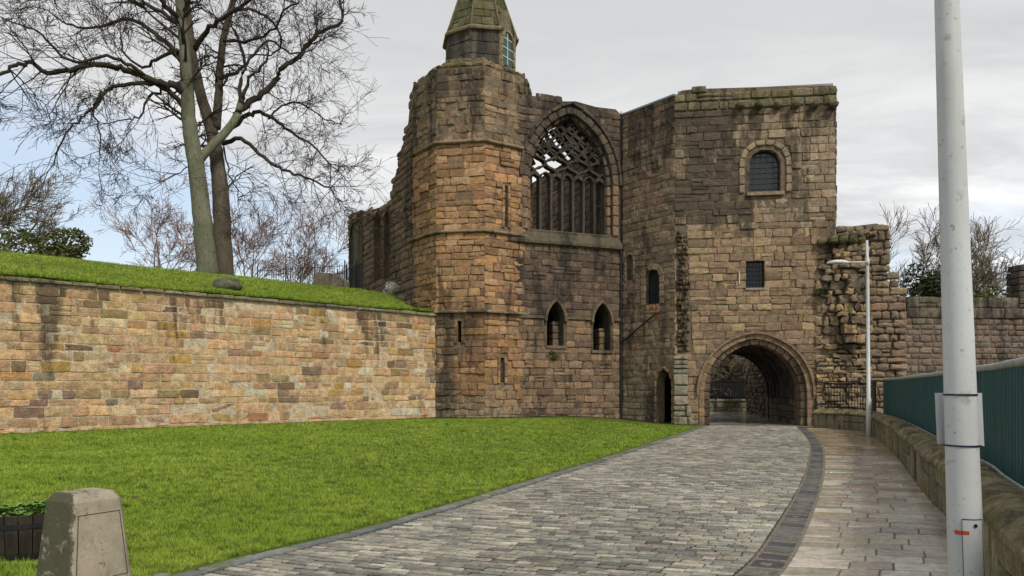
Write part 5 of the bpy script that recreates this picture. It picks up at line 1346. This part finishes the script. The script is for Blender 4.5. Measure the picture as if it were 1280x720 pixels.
def grow_tree(name, label, base, h, spread, mat, bmat, lev=4, kids=5, trunk=.12, group=None, stems=1, lean=.3, minr=.012, cat='tree'):
    T_ = Tree(); t = thing(name, label, cat, base, group)
    B_ = Vector(base)
    for s_ in range(stems):
        d = Vector((R.gauss(0, lean), R.gauss(0, lean*.5), 1)).normalized(); p = B_.copy(); pts = [p-Vector((0, 0, .3))]; hh_ = h*R.uniform(.5, .65)
        for i in range(5): d = (d+Vector((R.gauss(0, .08), R.gauss(0, .08), .05))).normalized(); p = p+d*hh_/5; pts.append(p)
        T_.limb(pts, trunk, trunk*.45, 6)
        for j in range(9 if stems < 3 else 4):
            f = R.uniform(.3, 1)*5; i = min(4, int(f)); pp = pts[i]+(pts[i+1]-pts[i])*(f-i); a = R.uniform(0, 6.28)
            T_.twig(pp, Vector((math.cos(a)*spread, math.sin(a)*spread*.7, R.uniform(.35, 1.1))), h*R.uniform(.30, .45), trunk*.4, lev, -.03, kids, .7, minr)
        T_.twig(pts[-1], d, h*.4, trunk*.45, lev, -.02, kids, .6, minr)
    T_.wood.v and T_.wood.build('trunk', bmat, t); T_.lb.v and T_.lb.build('trunk', bmat, t); T_.tw.build('crown', mat, t); return t
def foliage(name, label, base, rx, ry, rz, mat, n=2600, size=.16, cat='bush', group=None, lobes=9, stem=True):
    t = thing(name, label, cat, base, group); V = []; F = []; L_ = []
    for i in range(lobes):
        a = R.uniform(0, 6.28); q_ = R.uniform(.25, .75); L_.append((Vector((math.cos(a)*rx*q_, math.sin(a)*ry*q_, rz*R.uniform(.55, 1.25))), R.uniform(.30, .5)))
    for i in range(n):
        c, k = R.choice(L_); v_ = Vector((R.gauss(0, 1), R.gauss(0, 1), R.gauss(0, 1))).normalized()*R.uniform(.7, 1.08)
        p = c+Vector((v_.x*rx*k, v_.y*ry*k, v_.z*rz*k)); 
        if p.z < 0: continue
        a = Vector((R.gauss(0, 1), R.gauss(0, 1), R.gauss(0, .7))).normalized(); b = a.cross(Vector((R.gauss(0, 1), R.gauss(0, 1), R.gauss(0, 1)))).normalized(); s_ = size*R.uniform(.5, 1.2); i0 = len(V)
        V += [p-a*s_, p+b*s_*.5, p+a*s_, p-b*s_*.5]; F.append((i0, i0+1, i0+2, i0+3))
    mesh('foliage', V, F, mat, t)
    if stem: tt = tube([Vector((0, 0, -.5)), Vector((.1, 0, rz*.5)), Vector((0, .1, rz*1.1))], [.12, .08, .03], 6); mesh('stem', tt[0], tt[1], MBARKB, t)
    for c, k in L_[:6] if stem else []: tt = tube([Vector((0, 0, .1)), c*.6, c], [.06, .04, .015], 4); mesh('branch', tt[0], tt[1], MBARKB, t)
    return t
R = random.Random(5)
g_ = lambda px, Y: ((px-640)/FPX*Y, Y)
def gb_(px, Y, z): x, y = g_(px, Y); return (x, y, z)
# beyond the bank, left
grow_tree('broad_bare_tree', 'wide bare tree with a dense rounded twig crown at the left edge', gb_(-28, 60, 7), 13.5, .8, MTWIGL, MBARKB, 4, 5, .30, lean=.05, minr=.016)
foliage('olive_bush', 'rounded olive green bush behind the bank, under the bare tree at the left edge', gb_(62, 52, 8.2), 3.6, 2, 2.6, MLEAFO, 5200, .15)
for px, hgt, lab in ((212, 9.6, 'reddish bare birch behind the bank, left of the twin trunks'), (318, 8.6, 'reddish bare birch just right of the twin trunks'), (366, 7.4, 'smaller reddish bare birch nearest to the iron fence')):
    grow_tree('bare_birch', lab, gb_(px, 62, 7.0), hgt, .75, MTWIGR, MTWIGL, 3, 5, .10, group='bare birches behind the bank', stems=3, lean=.26, minr=.013)
foliage('dark_conifer', 'low dark evergreen bush between iron fence and hall', gb_(412, 66, 7.5), 3.0, 2, 2.0, MLEAFD, 2600, .22)
# right, above the curtain wall
for px, Y, hgt, lab in ((1118, 46, 8.9, 'bare tree rising behind the step of the curtain wall beside the ruin stump'), (1168, 50, 8.0, 'bare tree behind the rounded evergreen, left of the near lamp post'), (1222, 44, 7.8, 'bare tree just right of the near lamp post above the wall'), (1258, 48, 7.4, 'bare tree close to the stone pillar at the right edge')):
    grow_tree('bare_thicket_tree', lab, gb_(px, Y, 1.5), hgt, .95, MTWIGL, MTWIGL, 3, 5, .10, group='bare trees behind the curtain wall', stems=3, lean=.3, minr=.012)
foliage('round_evergreen', 'rounded dark evergreen bush showing above the curtain wall', gb_(1172, 42, 3.2), 1.9, 1.4, 3.1, MLEAFD, 5200, .12)
foliage('olive_bush', 'low olive brown bush above the wall right of the near lamp post', gb_(1232, 42, 3.2), 2.2, 1.4, 2.6, MLEAFO, 3600, .12)
# rocks, slab, fences on the bank
def rock(name, label, cat, c, sx, sy, sz, tint, wear, seed):
    import bmesh
    bm = bmesh.new(); bmesh.ops.create_icosphere(bm, subdivisions=3, radius=1)
    for v in bm.verts:
        k = 1+.28*nz(v.co.x*1.3+seed, v.co.y*1.3, v.co.z*1.3)+.1*nz(v.co.x*4, v.co.y*4, v.co.z*4+seed); v.co = Vector((v.co.x*sx*k, v.co.y*sy*k, v.co.z*sz*k))
    me = bpy.data.meshes.new(name); bm.to_mesh(me); bm.free(); me.materials.append(MS)
    for an, vv in (('tint', (*tint, 1)), ('wear', (*wear, 1))): a = me.attributes.new(an, 'FLOAT_COLOR', 'POINT'); a.data.foreach_set('color', list(vv)*len(me.vertices))
    o = bpy.data.objects.new(name, me); COL.objects.link(o); o.location = c; tag(o, label, cat); return o
x, y = g_(284, 27.2); zb = bank_z(x, y); rock('boulder', 'grey green boulder lying in the grass of the bank', 'boulder', (x, y, zb+.10), .56, .36, .29, (.14, .15, .11), (.4, .6, .3), 3)
V = [Vector(p) for p in ((-.62, 0, -.3), (.62, 0, -.3), (.62, 0, .1), (.2, 0, .42), (-.45, 0, .48), (-.62, 0, .35))]; n_ = 6
x, y = g_(412, 37.5); zb = bank_z(x, y); V2 = V+[v+Vector((.1, .16, 0)) for v in V]
o = mesh('tilted_slab', V2, [tuple(range(6)), tuple(reversed(range(6, 12)))]+[(i, (i+1) % 6, 6+(i+1) % 6, 6+i) for i in range(6)], MS, attrs=cbar((.19, .17, .14), (.5, .5, .4))); o.location = (x, y, zb+.28); o.scale = (1.3, 1.3, 1.3); tag(o, 'weathered sandstone slab lying before the iron fence on the bank', 'stone slab')
def iron_fence(name, label, P0, P1, z0, h, sp, cat='fence'):
    t = thing(name, label, cat, (P0[0], P0[1], z0)); A_, B_ = Vector((*P0, z0)), Vector((*P1, z0)); n = int((B_-A_).length/sp); proto = None
    for i in range(n+1):
        p = A_+(B_-A_)*i/n
        if proto is None:
            tt = tube([Vector((0, 0, -.4)), Vector((0, 0, h-.06)), Vector((0, 0, h+.06))], [.016, .016, .002], 4); o = mesh('bar', tt[0], tt[1], MIRON, t); proto = o
        else: o = proto.copy(); COL.objects.link(o)
        o.parent = t; o.location = p-A_; 
        if i % 12 == 0: tt = tube([Vector((0, 0, -.4)), Vector((0, 0, h+.2))], .035, 6); q_ = mesh('post', tt[0], tt[1], MIRON, t); q_.location = p-A_
    for z in (.12, h-.12): tt = tube([Vector((0, 0, z)), (B_-A_)+Vector((0, 0, z))], .018, 4); mesh('rail', tt[0], tt[1], MIRON, t)
x0, x1 = g_(322, 45), g_(434, 43); iron_fence('iron_fence', 'low black iron railing along the top of the bank near the slab', x0, x1, 7.0, 1.55, .16)
q0 = LF.pt(1.0, 0, 1.3); q1 = LF.pt(7.2, 0, 1.0)
iron_fence('iron_gate_fence', 'black iron railing with posts in front of the lancet windows of the hall', (q0.x, q0.y), (q1.x, q1.y), 6.5, 1.25, .14)
# white flowering bush and rubble at the top corner of the bank
x, y = g_(493, 34.9); zb = bank_z(x, y)
foliage('white_bush', 'small bush with white blossom at the foot of the tower on the bank', (x, y, zb-.05), .5, .4, .42, MFLOWER, 900, .035, 'bush', None, 7, False)
for i, (px, Y, s_) in enumerate(((503, 34.2, .38), (514, 33.4, .34))):
    x, y = g_(px, Y); rock('fallen_stone', ('larger brown fallen stone beside the white bush', 'smaller brown fallen stone against the tower on the bank')[i], 'stone', (x, y, bank_z(x, y)+.02), s_, s_*.7, s_*.5, (.2, .16, .11), (.5, .4, .3), 8+i)
# plants rooted in the walls
def wallplant(fr, px, py, d, label, r=.28, n=260, mat=MLEAFO):
    u, z = fr.at(px, py); t = foliage('wall_plant', label, tuple(fr.pt(u, z-.2, d)), r, r*.5, r*.9, mat, n, .05, 'plant', 'plants growing out of the masonry', 5, False)
wallplant(HF, 692, 446, .06, 'pale green plant growing under the left slit window of the hall', .36, 420)
wallplant(RF, 1026, 366, .25, 'dark green tuft growing on the broken stump beside the gate', .3, 500, MLEAFD)
# a few dead leaves on the lawn
for i in range(26):
    px = R.uniform(60, 700); Y = 6.8+R.random()**1.5*14; x = (px-640)/FPX*Y
    if x > np.interp(Y, RLy, RLx)-.3 or wall_d(x, Y) > -1: continue
    s_ = R.uniform(.03, .055); a = R.uniform(0, 6); u_ = Vector((math.cos(a), math.sin(a), R.uniform(-.3, .3)))*s_; w_ = Vector((-math.sin(a), math.cos(a), R.uniform(-.3, .3)))*s_*.7
    o = mesh('dead_leaf', [-u_, w_*.8-u_*.3, u_*.3+w_, u_*1.1, u_*.3-w_, -w_*.8-u_*.3, Vector((0, 0, .012))], [(0, 1, 6), (1, 2, 6), (2, 3, 6), (3, 4, 6), (4, 5, 6), (5, 0, 6)], MDEAD); o.location = (x, Y, gz(x, Y)+.035)
    tag(o, 'brown dead leaf lying on the green lawn', 'leaf', 'dead leaves scattered on the lawn')

# ------------------------------------------------------------------ beyond the arch
rb = mesh('road_beyond', [(*GF.pt(uc-uh-.2, 0, -.0).xy, -.006), (*GF.pt(uc+uh+.2, 0, 0).xy, -.006), (*GF.pt(uc+uh+.2, 0, -8).xy, .0), (15, 47.4, .0), (12, 48.6, .02), (4, 49.5, .02), (4, 44, .02), (*GF.pt(uc-uh-.2, 0, -8).xy, .0)], [tuple(range(8))], MFLAG, attrs=cbar((.30, .29, .26), (.35, .2, .3))); rb['kind'] = 'structure'
yd = mesh('yard_beyond', [(5.5, 38, -.02), (34, 38, -.02), (40, 75, -.02), (-5, 75, -.02)], [(0, 1, 2, 3)], MFAR); yd['kind'] = 'structure'
p2 = thing('far_parapet', 'low pale stone parapet with dark railing seen through the arch', 'wall', (12, 48, 0)); FP = Frame((6, 48.6), (16.2, 47.3))
Mfp = Masonry(p2, name='parapet_block', limit=120)
ashlar(Mfp, FP, 0, FP.L, -.02, .62, lambda u, z: (pick([(.27, .25, .18), (.23, .21, .15)], .12), (.4, .45, .4)), ch=(.28, .34), wd=(.5, .9), d0=-.35)
ashlar(Mfp, FP, 0, FP.L, .63, .80, lambda u, z: (pick([(.34, .32, .23)], .1), (.25, .5, .45)), ch=(.16, .17), wd=(.8, 1.1), d0=-.42, d1=.06)
Mfp.finish()
fr2 = thing('far_railing', 'dark upright board railing on the parapet beyond the arch', 'railing', (12, 48.2, .8)); k = 0
u = 0
while u < FP.L: p = boxmesh(FP, u, u+.12, .8, 1.95, -.22, -.18); c_ = FP.pt(u, 1.3, -.2); o = mesh('board', [q-c_ for q in p[0]], p[1], MIRON, fr2); o.location = c_-Vector(fr2.location); u += .15
for z in (.95, 1.9): p = boxmesh(FP, 0, FP.L, z, z+.05, -.18, -.14); mesh('rail', local(p[0], fr2), p[1], MIRON, fr2)
rw = thing('ruined_side_wall', 'broken stone wall standing beyond the arch on the right', 'wall', (13.4, 42, 0)); RWf = Frame((14.3, 46.5), GF.pt(uc+uh+.0, 0, BACK-.1))
Mrw = Masonry(rw, limit=120); panel(RWf, [(0, -.2), (RWf.L, -.2), (RWf.L, 3.1), (2, 2.9), (0, 2.3)], [], -.08, -.8, 'wall_core', rw, tint=(.15, .12, .09), wear=(.5, .3, .3))
ashlar(Mrw, RWf, 0, RWf.L, -.1, 3.3, lambda u, z: (pick([(.28, .22, .15), (.24, .19, .13), (.2, .16, .12)], .15), (.45, .3, .35)), ch=(.16, .3), wd=(.25, .6), d0=-.2, cham=.04, bulge=.03, jit=.03, rng_d=.08, top=lambda u: 2.5+.35*nz(u*2, 3)+.1*u)
Mrw.finish()
for px, Y, s_ in ((905, 51.5, 0), (925, 52.5, 1), (950, 51, 2)):
    grow_tree('overhanging_tree', ('bare branching tree beyond the arch at the left of the opening', 'bare branching tree beyond the arch in the middle of the opening', 'bare branching tree beyond the arch beside the ruined side wall')[s_], gb_(px, Y, 0), 6.5, 1.6, MTWIGL, MTWIGL, 3, 5, .10, group='bare trees seen through the arch', stems=3, lean=.7, minr=.016)
V = []; F = []
for i in range(9000):
    x = R.uniform(4, 27); y = 55+R.uniform(0, 6); z = R.uniform(0, 1)**.8*(6.2+1.2*nz(x*.3, 3)); p = Vector((x, y, z)); a = Vector((R.gauss(0, 1), R.gauss(0, 1), R.gauss(0, .7))).normalized(); b = a.cross(Vector((R.gauss(0, 1), R.gauss(0, 1), R.gauss(0, 1)))).normalized(); s_ = .34*R.uniform(.5, 1.2); i0 = len(V); V += [p-a*s_, p+b*s_*.6, p+a*s_, p-b*s_*.6]; F.append((i0, i0+1, i0+2, i0+3))
o = mesh('thicket', V, F, MLEAFK); o['kind'] = 'stuff'; o['label'] = 'dark evergreen thicket closing the view beyond the arch'; o['category'] = 'thicket'
bk = mesh('hillside', [(3, 61, -.1), (40, 61, -.1), (60, 110, 9), (-4, 110, 9)], [(0, 1, 2, 3)], MFAR); bk['kind'] = 'structure'
